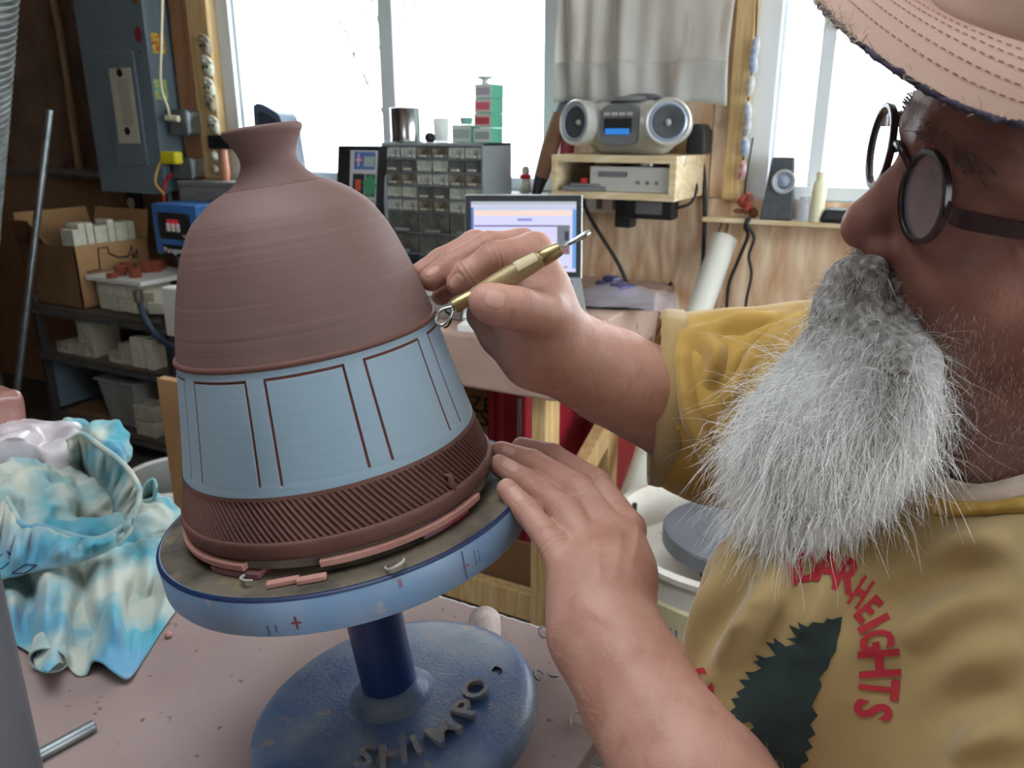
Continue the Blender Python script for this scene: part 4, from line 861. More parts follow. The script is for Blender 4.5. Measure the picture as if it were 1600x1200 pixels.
x = atY(1308, 338, 2.68)[0]; obj('dark_pouch', G().box((x, 2.69, ZS2+.022), (.1, .08, .042), None, .75), MT['black'], bevel=.012, label='dark pouch on the right sill beside the nose', cat='pouch')
x = atY(1172, 330, 2.68)[0]; ro = thing('dried_rose', 'dried red flower cluster in the corner of the right sill', 'flower', (x, 2.68, ZS2)); rs = np.random.default_rng(5)
for k in range(9):
    q = A(x, 2.69, ZS2+.05)+rs.normal(0, 1, 3)*A(.02, .012, .022); q[2] = max(q[2], ZS2+.018)
    n_ = nrm(rs.normal(0, 1, 3)); obj('petal', G().lathe([(0, -.004), (.012, -.002), (.018, .006), (.012, .012), (0, .006)], q, n_, n=10), mat('dried_petal', hx(['#9c4038', '#7c4a38', '#b05048'][k % 3]), .8), ro, smooth=True)
x = atY(1165, 330, 2.70)[0]
obj('flower_stem', G().tube(bez([A(x, 2.70, ZS2+.01), A(x-.01, 2.71, ZS2+.1), A(x, 2.713, ZS2+.25)], 16), .003, 6), MT['rubber'], ro)
# bead garland on trim_2
ga = thing('bead_garland', 'hanging string of blue, white and red ornaments on the right window trim', 'garland', atY(1160, 280, 2.70))
gp = [(1180, 70), (1177, 95), (1172, 130), (1168, 170), (1167, 195), (1164, 225), (1160, 262)]
obj('string', G().tube(bez([atY(1183, 0, 2.705)]+[atY(a, b, 2.705) for a, b in gp], 60), .003, 6), MT['rubber'], ga, smooth=True)
for k, (px, py) in enumerate(gp):
    c = atY(px, py+4, 2.70); cc_ = ['#8c98b8', '#7890b8', '#b0a898', '#98a0b0', '#8c8c98', '#6c8cbc', '#b04c50'][k]
    obj('bead', G().lathe([(0, -.034), (.008, -.028), (.014, -.008), (.012, .014), (.006, .03), (0, .032)], c, nrm(A(.1*(-1)**k, 0, 1)), n=14), mat('bead_glaze', hx(cc_), .4, col2=hx('#d0d0d0'), scale=60), ga, smooth=True)
cord('speaker_wire', [A(atY(1172, 346, 2.66)[0], 2.655, ZS2+.004), atY(1168, 352, 2.63), atY(1178, 372, 2.64), atY(1170, 400, 2.65), atY(1174, 430, 2.66), atY(1165, 480, 2.66), atY(1163, 560, 2.66)], .005, MT['rubber'], 'wavy grey wire hanging from the right sill, nearest the desk speaker')
cord('speaker_wire', [A(atY(1168, 346, 2.66)[0], 2.655, ZS2+.004), atY(1164, 355, 2.64), atY(1168, 370, 2.65), atY(1152, 410, 2.67), atY(1138, 450, 2.68), atY(1134, 520, 2.69), atY(1132, 560, 2.69)], .006, MT['rubber'], 'dark wire falling from the right sill beside the white pipe')
# ------------------------------------------------------------------ pottery wheel
wc = A(*atZ(1150, 838, .50)); wc[2] = 0
pw = thing('pottery_wheel', 'white-panned pottery wheel with a grey wheel head, behind the potter', 'pottery wheel', wc)
ax = A(0, 0, 1); zp = .37; R1 = .30
obj('splash_pan', G().lathe([(.08, zp+.0), (R1-.03, zp), (R1-.008, zp+.01), (R1, zp+.04), (R1, zp+.135), (R1+.012, zp+.142), (R1+.012, zp+.155), (R1-.006, zp+.158), (R1-.016, zp+.14), (R1-.018, zp+.04), (R1-.04, zp+.02), (.08, zp+.018)], wc, n=72, close=True), mat('splash_white', hx('#d8d4cc'), .4, col2=hx('#c8c0b4'), scale=7, col3=hx('#8c6c50'), scale3=18, lo3=.68, hi3=.74), pw, smooth='auto')
obj('body_skirt', G().lathe([(R1-.005, zp-.06), (R1+.008, zp-.05), (R1+.008, zp+.075), (R1-.001, zp+.08)], wc, n=72, close=True), mat('cream_skirt', hx('#c8c09c'), .5, col2=hx('#b8ae88'), scale=8), pw, smooth='auto')
obj('blue_base', G().lathe([(0, zp-.36), (R1-.06, zp-.36), (R1-.02, zp-.06), (0, zp-.06)], wc, n=72), mat('deep_blue', hx('#1e3c6c'), .4), pw, smooth='auto')
hd = obj('wheel_head', G().lathe([(0, zp+.105), (.17, zp+.105), (.178, zp+.11), (.178, zp+.142), (.174, zp+.147), (.1, zp+.147), (.099, zp+.1462), (.098, zp+.147), (0, zp+.147)], wc, n=72), mat('wheel_grey', hx('#6c7078'), .5, .3, col2=hx('#5c6068'), scale=6), pw, smooth='auto')
obj('shaft', G().cyl(wc+A(0, 0, zp), wc+A(0, 0, zp+.105), .03), MT['steel'], pw)
# slot in the pan and lettering on the skirt
an = math.atan2(*(atZ(1015, 815, zp+.1)-wc)[[1, 0]]); rd = A(math.cos(an), math.sin(an), 0)
obj('pan_seam', G().box(wc+rd*(R1-.022)+A(0, 0, zp+.095), (.010, .010, .09), np.array([rd, np.cross([0, 0, 1], rd), [0, 0, 1]])), MT['dark'], pw)
a0_ = math.atan2(*(CAM-wc)[[1, 0]])
for k, ch in enumerate('VL'):
    p0 = atZ(1062+k*16, 960+k*5, zp+.02)-wc; a_ = math.atan2(p0[1], p0[0]); rd = A(math.cos(a_), math.sin(a_), 0); tn = np.cross([0, 0, 1.0], rd)
    v, f = text_geo(ch, .045, .001, wc+rd*(R1+.0082)+A(0, 0, zp+.0), tn, A(0, 0, 1), rd); obj('lettering', (v, f), mat('blue_print', hx('#2c4c9c'), .5), pw)
for k in range(3):
    a_ = k*2.094+.4; obj('leg', G().cyl(wc+A(.2*math.cos(a_), .2*math.sin(a_), .02), wc+A(.24*math.cos(a_), .24*math.sin(a_), .001), .025), MT['steel'], pw)
# ------------------------------------------------------------------ table, banding wheel, pot
TN = nrm(C2Wv(-.15, .01, 1)); TH = C2W(-.1372, .602, -.2906)
TX = nrm(RGT-TN*np.dot(RGT, TN)); TY = np.cross(TN, TX)
def T(x, y, h): return TH+TX*x+TY*y+TN*h
def Tp(r, deg, h): a = math.radians(deg); return T(r*math.cos(a), r*math.sin(a), h)
def onT(px, py, h=0): r = ray(px, py); return CAM+r*(np.dot(TH+TN*h-CAM, TN)/np.dot(r, TN))
ZTAB = float((TH-TN*.228)[2]-.127*.1487-.0005)
MT['table'] = mat('dusty_table_board', hx('#988480'), .85, col2=hx('#84706c'), scale=5, lo=.3, hi=.7, col3=hx('#6c5048'), scale3=85, lo3=.68, hi3=.74, bump=.15, bscale=60, bdist=.001)
TBX0, TBX1 = -2.0, -.215
tb = thing('work_table', 'pinkish dusty work table carrying the turntable and cloth', 'table', ((TBX0+TBX1)/2, .3, 0))
obj('table_top', G().bb(TBX0, TBX1, -.35, .70, ZTAB-.02, ZTAB), MT['table'], tb, bevel=.002)
obj('frayed_edge', G().tube([A(x, .7012, ZTAB-.001+.0004*math.sin(x*370)+.0003*math.sin(x*911)) for x in np.linspace(TBX0, TBX1, 400)], .001, 5), MT['white'], tb)
for x in (TBX0+.05, TBX1-.12):
    for y in (-.3, .62): obj('leg', G().bb(x-.03, x+.03, y-.03, y+.03, .001, ZTAB-.021), MT['pine'], tb, bevel=.003)
obj('apron', G().bb(TBX0+.08, TBX1-.15, .62, .645, ZTAB-.1, ZTAB-.021), MT['pine'], tb)
# turntable
bw_ = thing('banding_turntable', 'blue cast-iron banding wheel tilted on the table, pot on top', 'turntable', TH-TN*.228)
MT['headside'] = mat('worn_pale_blue', hx('#6a92b8'), .42, col2=hx('#8298b4'), scale=14, lo=.42, hi=.62, col3=hx('#b8a49c'), scale3=42, lo3=.64, hi3=.72, bump=.06, spec=.6)
MT['headtop'] = mat('grimy_wheel_top', hx('#3e3830'), .6, col2=hx('#665b4e'), scale=24, lo=.42, hi=.58, detail=8, col3=hx('#74664e'), scale3=26, lo3=.66, hi3=.72, bump=.35, bscale=45)
MT['navy'] = mat('navy_enamel', hx('#1c3c78'), .28, col2=hx('#183466'), scale=8, spec=.7)
MT['baseblue'] = mat('dusty_blue_casting', hx('#36568a'), .42, col2=hx('#7c8896'), scale=16, lo=.36, hi=.72, detail=8, col3=hx('#8e8076'), scale3=40, lo3=.62, hi3=.74, bump=.5, bscale=300, bdist=.0008, spec=.6)
hd = obj('wheel_head', G().lathe([(.0, -.031), (.142, -.031), (.1488, -.0285), (.15, -.0265), (.15, -.0025), (.1485, -.0005), (.1465, 0)], TH, TN, n=180, ref=TX), MT['headside'], bw_, smooth='auto')
obj('wheel_top', G().lathe([(.1466, .0), (.1455, .0003), (.12, .0003), (.1195, .0), (.119, .0003), (.08, .0003), (0, .0003)], TH, TN, n=180, ref=TX), MT['headtop'], hd, smooth=True)
obj('edge_line', G().lathe([(.1501, -.0018), (.1488, -.0001), (.1474, .0005), (.1472, -.0003), (.149, -.0018)], TH, TN, n=180, ref=TX), mat('dark_blue_edge', hx('#16264a'), .4), hd, smooth=True)
def rimmark(px, py, du, dv, col):
    r = ray(px, py); best = None
    for t in np.linspace(.4, .7, 1500):
        p = CAM+r*t-TH; h = p@TN
        if np.linalg.norm(p-h*TN) < .15 and -.031 < h < 0: best = (h, math.degrees(math.atan2(p@TY, p@TX))); break
    if best is None or best[0] < -.0262: return
    h, a = best; dv = max(.0004, min(dv, -h-.0015, h+.0285)); w_ = math.degrees(du/.15); P = np.array([[Tp(.1503, a+w_*u, h+dv*v) for u in np.linspace(-1, 1, 4)] for v in (-1, 1)])
    obj('painted_mark', G().grid(P), mat('mark_ink', hx(col), .7), hd)
for q in ((463, 973, .0035, .0007, '#7c3c40'), (463, 973, .0008, .0048, '#7c3c40'), (725, 883, .0007, .011, '#54607c'), (728, 884, .003, .0007, '#a05058'), (414, 998, .0022, .002, '#30405c'), (640, 956, .002, .002, '#30446c'), (734, 908, .002, .003, '#5c6c8c'), (420, 985, .0006, .004, '#44546c'), (432, 982, .0006, .003, '#44546c'), (742, 872, .0005, .006, '#5c6c8c'), (748, 868, .0005, .005, '#5c6c8c'), (625, 911, .001, .003, '#9c6c74')): rimmark(*q)
po = obj('pole', G().lathe([(.0, -.031), (.0245, -.0311), (.0243, -.19)], TH, TN, n=48, ref=TX), MT['navy'], bw_, smooth='auto')
obj('pole_collar', G().lathe([(.0245, -.1805), (.0285, -.1825), (.0305, -.188), (.034, -.1925), (.04, -.1945)], TH, TN, n=64, ref=TX), MT['baseblue'], bw_, smooth=True)
ba = obj('base', G().lathe([(.0, -.194), (.04, -.1942), (.07, -.1952), (.10, -.1972), (.114, -.199), (.122, -.2015), (.127, -.2055), (.129, -.211), (.129, -.222), (.1265, -.228), (0, -.228)], TH, TN, n=120, ref=TX), MT['baseblue'], bw_, smooth='auto')
for ch, deg in zip('SHIMPO', (-97, -80.5, -66.5, -48, -26.5, -7.5)):
    a = math.radians(deg); rd = TX*math.cos(a)+TY*math.sin(a); tg = -TX*math.sin(a)+TY*math.cos(a)
    v, f = text_geo(ch, .032, .0085, TH-TN*.1995+rd*.0890, tg*1.1, -rd, TN, 'CENTER', bold=.0007)
    obj('raised_letter', (v, f), mat('dusty_letter', hx('#8a8078'), .5, col2=hx('#66708a'), scale=60, lo=.4, hi=.6), ba, bevel=.0008)
p = onT(757, 1052, -.1985)
for k, (px, py) in enumerate(((775, 1050), (806, 1079), (765, 1003), (805, 1045))):
    q = onT(px, py, -.198)
    if k == 0: obj('clay_curl', G().tube(bez([q+TX*-.004, q+TY*.004+TN*.002, q+TX*.005+TN*.001, q+TX*.003-TY*.005], 16), .0013, 6), MT['dark'], smooth=True, label='dark curled clay trimming lying on the blue base', cat='clay trimming')
# dowel propping the base
q = atZ(757, 985, ZTAB); dr = nrm(A(q[0], q[1], 0)); q2 = atZ(757, 957, ZTAB+.034)
e1 = A(q2[0], q2[1], ZTAB+.0175); e1 = e1+dr*.012; e0 = e1-dr*.09
obj('wooden_dowel', G().lathe([(0, 0), (.016, 0), (.0175, .001), (.0175, .089), (.016, .09), (0, .09)], e0, dr, n=32), wood('dowel_wood', hx('#c4b4ac'), hx('#ac9890'), (1, 1, 1), 30, 3), smooth='auto', label='short pale dowel propping up the raised side of the turntable base', cat='dowel')
# ---- pot
CLAY = mat('leather_hard_clay', hx('#735955'), .62, col2=hx('#654e49'), scale=9, bump=.12, bscale=160, bdist=.0006, attr='band', acol=hx('#82685f'), spec=.35)
CLAYD = mat('moist_red_clay', hx('#66443d'), .6, col2=hx('#5c3c35'), scale=30, bump=.15, bscale=150, bdist=.0006, spec=.4)
SLIP = mat('blue_grey_slip', hx('#8c9eab'), .6, col2=hx('#8196a4'), scale=6, attr='groove', acol=hx('#6c3c30'), bump=.12, bscale=120, bdist=.0005, spec=.35)
pot = thing('clay_pot', 'large bell-shaped red clay pot with a blue-grey incised band', 'pot', T(0, 0, .013))
def lath(prof, n): return G().lathe(prof, TH, TN, n=n, ref=TX)
kp = np.array([(.0985, .1435), (.0953, .158), (.092, .171), (.0863, .19), (.0785, .212), (.0708, .227), (.0637, .237), (.0518, .247), (.0425, .2525), (.0345, .2560)])
zz = bez(np.c_[kp, np.zeros(len(kp))], 260)[:, :2]
rs = np.random.default_rng(11)
rip = np.convolve(rs.normal(0, 1, len(zz)+20), np.ones(5)/5, 'same')[10:10+len(zz)]
zz[:, 0] += rip*.00012
nn = 144; g = lath(zz, nn); band = np.clip(np.convolve(rs.normal(0, 1, len(zz)+20), np.ones(3)/3, 'same')[10:10+len(zz)]*.5-.25, 0, .6)
ang = np.linspace(0, 2*np.pi, nn, endpoint=False)
bb_ = (band[:, None]*(.5+.5*np.sin(ang[None]*2+np.arange(len(zz))[:, None]*.35))).ravel()
obj('dome', g, CLAY, pot, smooth=True, attrs={'band': ('FLOAT', bb_)})
nk = bez([(.0352, .2553, 0), (.033, .2568, 0), (.029, .2597, 0), (.0245, .2645, 0), (.0213, .2700, 0), (.0203, .2745, 0), (.0212, .2795, 0), (.0235, .2845, 0), (.0262, .2892, 0), (.0283, .2925, 0), (.0289, .2950, 0), (.0279, .2966, 0), (.0262, .2960, 0), (.022, .288, 0), (.017, .276, 0), (.0165, .27, 0), (.02, .262, 0)], 100)[:, :2]
obj('neck', lath(nk, 96), CLAY, pot, smooth=True, attrs={'band': ('FLOAT', np.zeros(len(nk)*96))})
obj('neck_bead', lath([(.0344, .2560), (.0362, .2556), (.0362, .2543), (.0375, .2536)], 96), CLAYD, pot, smooth=True)
obj('shoulder_bead', lath(bez([(.0980, .1452, 0), (.0998, .1447, 0), (.1007, .1432, 0), (.1004, .1416, 0), (.0992, .1407, 0), (.0985, .1400, 0)], 24)[:, :2], 180), CLAYD, pot, smooth=True)
# slip band with incised panel lines
starts = [-167, -129.7, -94, -55.1, -17, 21, 55, 89, 123]; ends = [-138.8, -102, -63.8, -26, 12, 46, 80, 114, 150]; starts.append(157); ends.append(184)
lines = sorted([(a+360) % 360 for a in starts]+[(a+360) % 360 for a in ends])
GW = .00105                                   # groove half width
cols = []
hw = math.degrees(GW/.107)
for L_ in lines: cols += [L_+hw*q for q in (-1.5, -1, -.75, -.35, 0, .35, .75, 1, 1.5)]
cols = sorted(cols); full = []
for i, c in enumerate(cols):
    full.append(c); nx = cols[(i+1) % len(cols)]+(360 if i == len(cols)-1 else 0); gap = nx-c
    if gap > 2: full += [c+gap*k/int(gap/1.5+1) for k in range(1, int(gap/1.5+1))]
cols = np.array(full)
HT, HB = .1348, .0635
hs = sorted(set(list(np.linspace(.0572, .1412, 36))+[HT+GW*q for q in (-1.5, -1, -.75, -.35, 0, .35, .75, 1, 1.5)]+[HB+.001*q for q in (-1, 0, 1)]))
hs = np.array(hs)
fr = bez([(.1157, .0555, 0), (.1105, .08, 0), (.1046, .11, 0), (.0985, .143, 0)], 40)
Rf = np.interp(hs, fr[:, 1], fr[:, 0])
V = np.zeros((len(hs), len(cols), 3)); GR = np.zeros((len(hs), len(cols)))
st = np.array([(a+360) % 360 for a in starts]); wd = np.array([e-a for a, e in zip(starts, ends)])
la = np.array(lines)
for j, c in enumerate(cols):
    dl = np.abs((la-c+180) % 360-180).min()/hw
    rel = (c-st) % 360; inp = ((rel <= wd+hw*.9) | (rel >= 360-hw*.9)).any()
    for i, h in enumerate(hs):
        gv = max(0, 1-dl*dl) if (HB < h < HT+GW) else 0
        if inp: gv = max(gv, max(0, 1-((h-HT)/GW)**2))
        wv = .0001*math.sin(h*900+c*.1)
        r = Rf[i]-.0016*gv+wv; GR[i, j] = min(1, gv*2.2)
        V[i, j] = Tp(r, c, h)
obj('slip_band', G().grid(V, cv=True), SLIP, pot, smooth=True, attrs={'groove': ('FLOAT', GR.ravel())})
# fluted band
NF = 160; m = 8; hs = np.array([.0262, .0268, .0275, .030, .035, .040, .045, .050, .0535, .0545, .0552, .0575]); V = np.zeros((len(hs), NF*m, 3))
frr = np.array([(.1235, .024), (.1195, .04), (.1157, .0555), (.115, .06)])
for i, h in enumerate(hs):
    R = np.interp(h, frr[:, 1], frr[:, 0]); env = 1 if .0268 < h < .0535 else (.6 if .0265 < h < .0545 else 0)
    for j in range(NF*m):
        u = j/(NF*m)*2*np.pi; ph = (j % m)/m
        d = -.0026*max(0, 1-abs(ph-.5)*3.0)**.7*env
        if env and i < 3: d -= .0003
        V[i, j] = Tp(R+d+.0004, math.degrees(u)+ (.0555-h)*330, h)
obj('fluted_band', G().grid(V, cv=True), CLAYD, pot, smooth=True)
obj('foot', lath(bez([(.1222, .0272, 0), (.1243, .0268, 0), (.1252, .0245, 0), (.1252, .0205, 0), (.1245, .0165, 0), (.1225, .0142, 0), (.119, .0137, 0), (.08, .0137, 0)], 40)[:, :2], 180), CLAYD, pot, smooth=True)
q = Tp(.1215, -36.5, .033)
obj('clay_burr', G().tube(bez([q+TN*.006-TX*.004, q+TN*.004+TX*.001, q-TN*.002+TX*.001, q-TN*.007+TX*.003], 16), [.0008, .0022, .003, .0015], 8), CLAYD, pot, smooth=True)
# bat, clay strips, shims, scraps on the wheel head
obj('wooden_bat', lath([(0, .0135), (.1195, .0135), (.1205, .0128), (.1205, .0062), (.1195, .0055), (0, .0055)], 120), mat('grey_bat', hx('#5c544e'), .8, col2=hx('#746a60'), scale=30), smooth='auto', label='dark round bat directly under the pot', cat='bat')
def arc(a0, a1, r0, r1, h0, h1, n=60):
    t = np.linspace(a0, a1, n); P = np.array([[Tp(r0, a, h0) for a in t], [Tp(r1, a, h0) for a in t], [Tp(r1+.0004, a, h1) for a in t], [Tp(r0, a, h1) for a in t]])
    g = G().grid(np.transpose(P, (1, 0, 2)), cv=True); k = len(t)-1; g.f += [(0, 1, 2, 3), (4*k+3, 4*k+2, 4*k+1, 4*k)]; return g
PINK = mat('dried_pink_clay', hx('#b48478'), .8, col2=hx('#a4746a'), scale=40, bump=.2)
obj('clay_strip', arc(-86, -24, .1208, .1265, .0068, .0118), PINK, bevel=.0006, label='long pinkish clay strip curving round the bat under the pot, right piece', cat='clay strip')
obj('clay_strip', arc(-170, -112, .1208, .1265, .0068, .0118), PINK, bevel=.0006, label='shorter pinkish clay strip round the bat under the pot, left piece', cat='clay strip')
RED = mat('red_rubber', hx('#a03c44'), .6, col2=hx('#84646a'), scale=20)
for k, (a, lb) in enumerate(((-118, 'red and grey wedge poking out under the left of the bat'), (-40, 'red wedge under the right of the bat'), (70, 'red wedge hidden at the back under the bat'))):
    obj('rubber_shim', arc(a-11, a+11, .095, .1255 if k == 0 else .1215, .0006, .0052, 16), RED, bevel=.0008, label=lb, cat='shim')
SCR = mat('pale_trimming', hx('#b8b4ac'), .6, col2=hx('#9c948c'), scale=40)
def curl(px, py, r, a0, a1, label, on='T', m_=SCR, th=.0011, h=0):
    c = onT(px, py, .0015) if on == 'T' else atZ(px, py, ZTAB+.0015+h)
    X, Y, N_ = (TX, TY, TN) if on == 'T' else (RGT, np.cross([0, 0, 1.0], RGT), A(0, 0, 1))
    pts = [c+X*r*math.cos(a)+Y*r*1.35*math.sin(a)+N_*(.0015+.003*math.sin((a-a0)*.7)**2) for a in np.linspace(a0, a1, 18)]
    return obj('clay_curl', G().tube(pts, [th*.7, th, th*1.2, th, th*.6], 6), m_, smooth=True, label=label, cat='clay trimming')
curl(618, 885, .0065, -3.0, .6, 'pale curled clay trimming on the wheel head, right of the middle')
curl(394, 905, .0065, -4.2, -1.0, 'pale hook-shaped clay trimming on the wheel head, below the red wedge')
for k, (px, py, a, L_) in enumerate(((442, 909, .12, .022), (487, 904, .1, .02))):
    c = onT(px, py, .0025); e1_ = nrm(TX*math.cos(a)+TY*math.sin(a)); e2_ = np.cross(TN, e1_)
    obj('clay_chip', G().box(c, (L_, .006, .0035), np.array([e1_, e2_, TN])), PINK, bevel=.0006, label=['left of two flat clay chips at the front of the wheel head', 'right of two flat clay chips at the front of the wheel head'][k], cat='clay chip')
for k, (px, py, r, a0, a1, lb) in enumerate(((851, 991, .006, 0, 5.2, 'ring-shaped clay trimming at the far edge of the table'), (842, 1058, .005, .5, 5, 'small clay curl touching the right side of the blue base'), (866, 1055, .006, 2.4, 6, 'flat clay curl beside the wrist'), (905, 1131, .0085, -.9, 4.2, 'open ring clay trimming lowest on the table, beside the forearm'))):
    curl(px, py, r, a0, a1, lb, 'Z', MT['silverdk'] if k != 3 else SCR)
c = atZ(263, 996, ZTAB); obj('clay_crumb', G().lathe([(0, 0), (.004, .001), (.0045, .004), (.002, .007), (0, .0075)], c, n=10), PINK, smooth=True, label='tiny clay crumb by the hem of the tie-dyed cloth', cat='clay crumb')
# rod and upright tube at the near left
a, b = atZ(148, 1133, ZTAB+.006), atZ(10, 1208, ZTAB+.006)
obj('steel_rod', G().lathe([(0, 0), (.0045, 0), (.0058, .001), (.0058, np.linalg.norm(b-a)), (0, np.linalg.norm(b-a))], a, nrm(b-a), n=20), MT['steel'], smooth='auto', label='short polished steel rod lying on the near left of the table', cat='rod')
b = D(-20, 1200, .41); a = A(b[0], b[1], CZ-.16); e = A(b[0], b[1], ZTAB+.001)
obj('grey_tube', G().lathe([(.022, 0), (.0235, .001), (.0235, np.linalg.norm(e-a)), (.0215, np.linalg.norm(e-a)), (.0215, .001)], a, nrm(e-a), n=40, close=True), mat('dull_grey_tube', hx('#66666c'), .4, .4), smooth='auto', label='blurred grey metal tube standing close to the camera at lower left', cat='tube')
# ------------------------------------------------------------------ clay block, bag and tie-dyed cloth
x1 = atY(40, 650, .69)[0]; zt = atY(25, 622, .66)[2]
cbk = thing('clay_block', 'block of pink clay wrapped in clear plastic at the left edge', 'clay', (x1-.1, .58, ZTAB))
s = SDF((x1-.24, .56, ZTAB-.01), (x1+.02, .73, zt+.02), .004)
X, Y, Z = np.meshgrid(*s.ax, indexing='ij'); cc_ = A(x1-.1, .64, (ZTAB+zt)/2); hb_ = A(.1, .055, (zt-ZTAB)/2)
q = np.stack([np.abs(X-cc_[0])-hb_[0]+.012, np.abs(Y-cc_[1])-hb_[1]+.012, np.abs(Z-cc_[2])-hb_[2]+.012], -1)
s.d = (np.linalg.norm(np.maximum(q, 0), axis=-1)+np.minimum(q.max(-1), 0)-.012).astype(np.float32)
V, F = s.mesh(); V = V+vnorm(V, F)*(vnoise(V, 45)*.0035)[:, None]; V[:, 2] = np.maximum(V[:, 2], ZTAB+.0006)
obj('clay_body', (V, F), MT['clay'], cbk, smooth=True)
def sheet(ctrl, nu=60, nv=60, amp=.0, sc=40, seed=0):
    """ctrl: rows of (px, py, h above table) -> bicubic sheet"""
    C = np.array([[atZ(px, py, ZTAB+h) for px, py, h in r] for r in ctrl])
    U = np.array([bez(r, nu) for r in C]); S = np.array([bez(U[:, j], nv) for j in range(U.shape[1])])
    if amp:
        f = S.reshape(-1, 3); nz = vnoise(f, sc, seed); f2 = f.copy(); f2[:, 2] += nz*amp; S = f2.reshape(S.shape)
    S[..., 2] = np.maximum(S[..., 2], ZTAB+.0012)
    return S
P = sheet([[(-60, 640, .09), (40, 655, .10), (90, 658, .10), (130, 664, .085), (165, 690, .02)], [(-60, 690, .10), (30, 678, .12), (60, 700, .09), (110, 690, .1), (170, 715, .03)], [(-60, 740, .08), (0, 700, .11), (45, 690, .11), (90, 735, .07), (170, 750, .02)], [(-60, 800, .02), (0, 780, .03), (60, 770, .03), (110, 780, .02), (170, 790, .005)]], 50, 50, .012, 30, 3)
obj('plastic_bag', G().grid(P), mat('white_polythene', hx('#d8c8cc'), .22, alpha=.75, col2=hx('#e8e4ec'), scale=18, bump=.6, bscale=35), smooth=True, label='crumpled clear plastic bag between the clay block and the cloth', cat='bag')
DYE = mat('tie_dyed_cotton', hx('#b4b8ac'), .9, col2=hx('#4a96a6'), scale=9, lo=.42, hi=.62, detail=3, dist=.6, col3=hx('#588cae'), scale3=7, lo3=.56, hi3=.72, bump=.15, bscale=500, bdist=.0005, shn=.2)
cl = thing('tie_dyed_shirt', 'crumpled turquoise and white tie-dyed shirt heaped on the table', 'cloth', atZ(130, 900, ZTAB))
# lower drape with scalloped hem
nu = 150; nv = 70
hem = [(-70, 965), (-20, 985), (20, 1005), (48, 1022), (60, 1046), (74, 1050), (92, 1036), (104, 1040), (118, 1054), (134, 1054), (144, 1034), (160, 1036), (178, 1050), (202, 1060), (226, 1026), (250, 990), (272, 958)]
hh_ = [.002, .002, .004, .008, .022, .034, .020, .004, .003, .003, .016, .022, .016, .006, .003, .002, .002]
topr = [(-70, 860), (-30, 858), (0, 858), (30, 856), (60, 852), (78, 850), (95, 848), (110, 846), (126, 845), (140, 844), (156, 842), (172, 842), (188, 842), (204, 842), (222, 842), (245, 842), (275, 842)]
ht_ = [.015, .018, .02, .022, .024, .026, .026, .026, .026, .026, .026, .026, .026, .026, .026, .024, .02]
hp = bez([(a, b, c) for (a, b), c in zip(hem, hh_)], nu); tp = bez([(a, b, c) for (a, b), c in zip(topr, ht_)], nu); n_ = min(len(hp), len(tp))
S = np.zeros((n_, nv, 3))
for i in range(n_):
    for k in range(nv):
        v = k/(nv-1); px = hp[i, 0]*(1-v)+tp[i, 0]*v; py = hp[i, 1]*(1-v)+tp[i, 1]*v
        h = hp[i, 2]*(1-v)**.7+tp[i, 2]*v**1.5
        u = px
        h += (.012*math.sin(u*.075+v*2.2)+.006*math.sin(u*.16-v*5))*math.sin(math.pi*min(v*1.15, 1))+.004*math.sin(u*.05+v*14)*v*(1-v)*4
        h += .0018*math.sin(u*.23+v*7+1.3*math.sin(v*5))*v*(1-v)*4
        S[i, k] = atZ(px, py, ZTAB+max(h, .0015))
g = obj('drape', G().grid(S), DYE, cl, smooth=True, solid=.0022)
# rolled hem tube
for (px, py, h, r) in ((75, 1032, .016, .0145),):
    c = atZ(px, py, ZTAB+h); ax = nrm(atZ(px+6, py-60, ZTAB+h)-c)
    tt = np.linspace(0, 1, 20); PP = []
    for q in tt:
        PP.append([c+ax*q*.035+(RGT*math.cos(a)*r*(1.35-.2*q)+A(0, 0, 1)*math.sin(a)*r*(1-.15*q)) for a in np.linspace(-.25, 2*np.pi-.5, 36)])
    obj('sleeve_roll', G().grid(np.array(PP)), DYE, cl, smooth=True, solid=.002)
# heap: lumps
s = SDF(atZ(110, 800, ZTAB)-A(.32, .24, .01), atZ(110, 800, ZTAB)+A(.28, .26, .17), .0035)
def zt_(px, py, h): return atZ(px, py, ZTAB+h)
for (a, b, ra, rb) in (((30, 760, .06), (75, 800, .05), .04, .045), ((75, 715, .05), (85, 800, .04), .03, .036), ((110, 680, .075), (165, 685, .07), .026, .03), ((165, 690, .06), (180, 715, .05), .028, .025), ((120, 770, .03), (170, 800, .02), .03, .034), ((200, 790, .02), (262, 812, .02), .028, .03), ((245, 800, .02), (275, 830, .015), .024, .02), ((20, 850, .02), (140, 855, .015), .03, .028), ((-60, 800, .05), (20, 810, .05), .05, .045), ((140, 845, .03), (215, 835, .02), .03, .03), ((60, 860, .02), (-60, 880, .02), .05, .05)):
    s.cone(zt_(*a), zt_(*b), ra, rb, .014)
V, F = s.mesh(); V = relax(V, F, 1); N_ = vnorm(V, F)
w1 = vnoise(V*A(1, 1, .6), 26, 4.0); w2 = vnoise(V, 62, 9.0)
w3 = vnoise(V, 44, 7.0); V = V+N_*((np.abs(w1)*-.026+.006)-np.abs(w3)*.012+w2*.003)[:, None]; V = relax(V, F, 1); V[:, 2] = np.maximum(V[:, 2], ZTAB+.0008)
obj('heap', (V, F), DYE, cl, smooth=True)
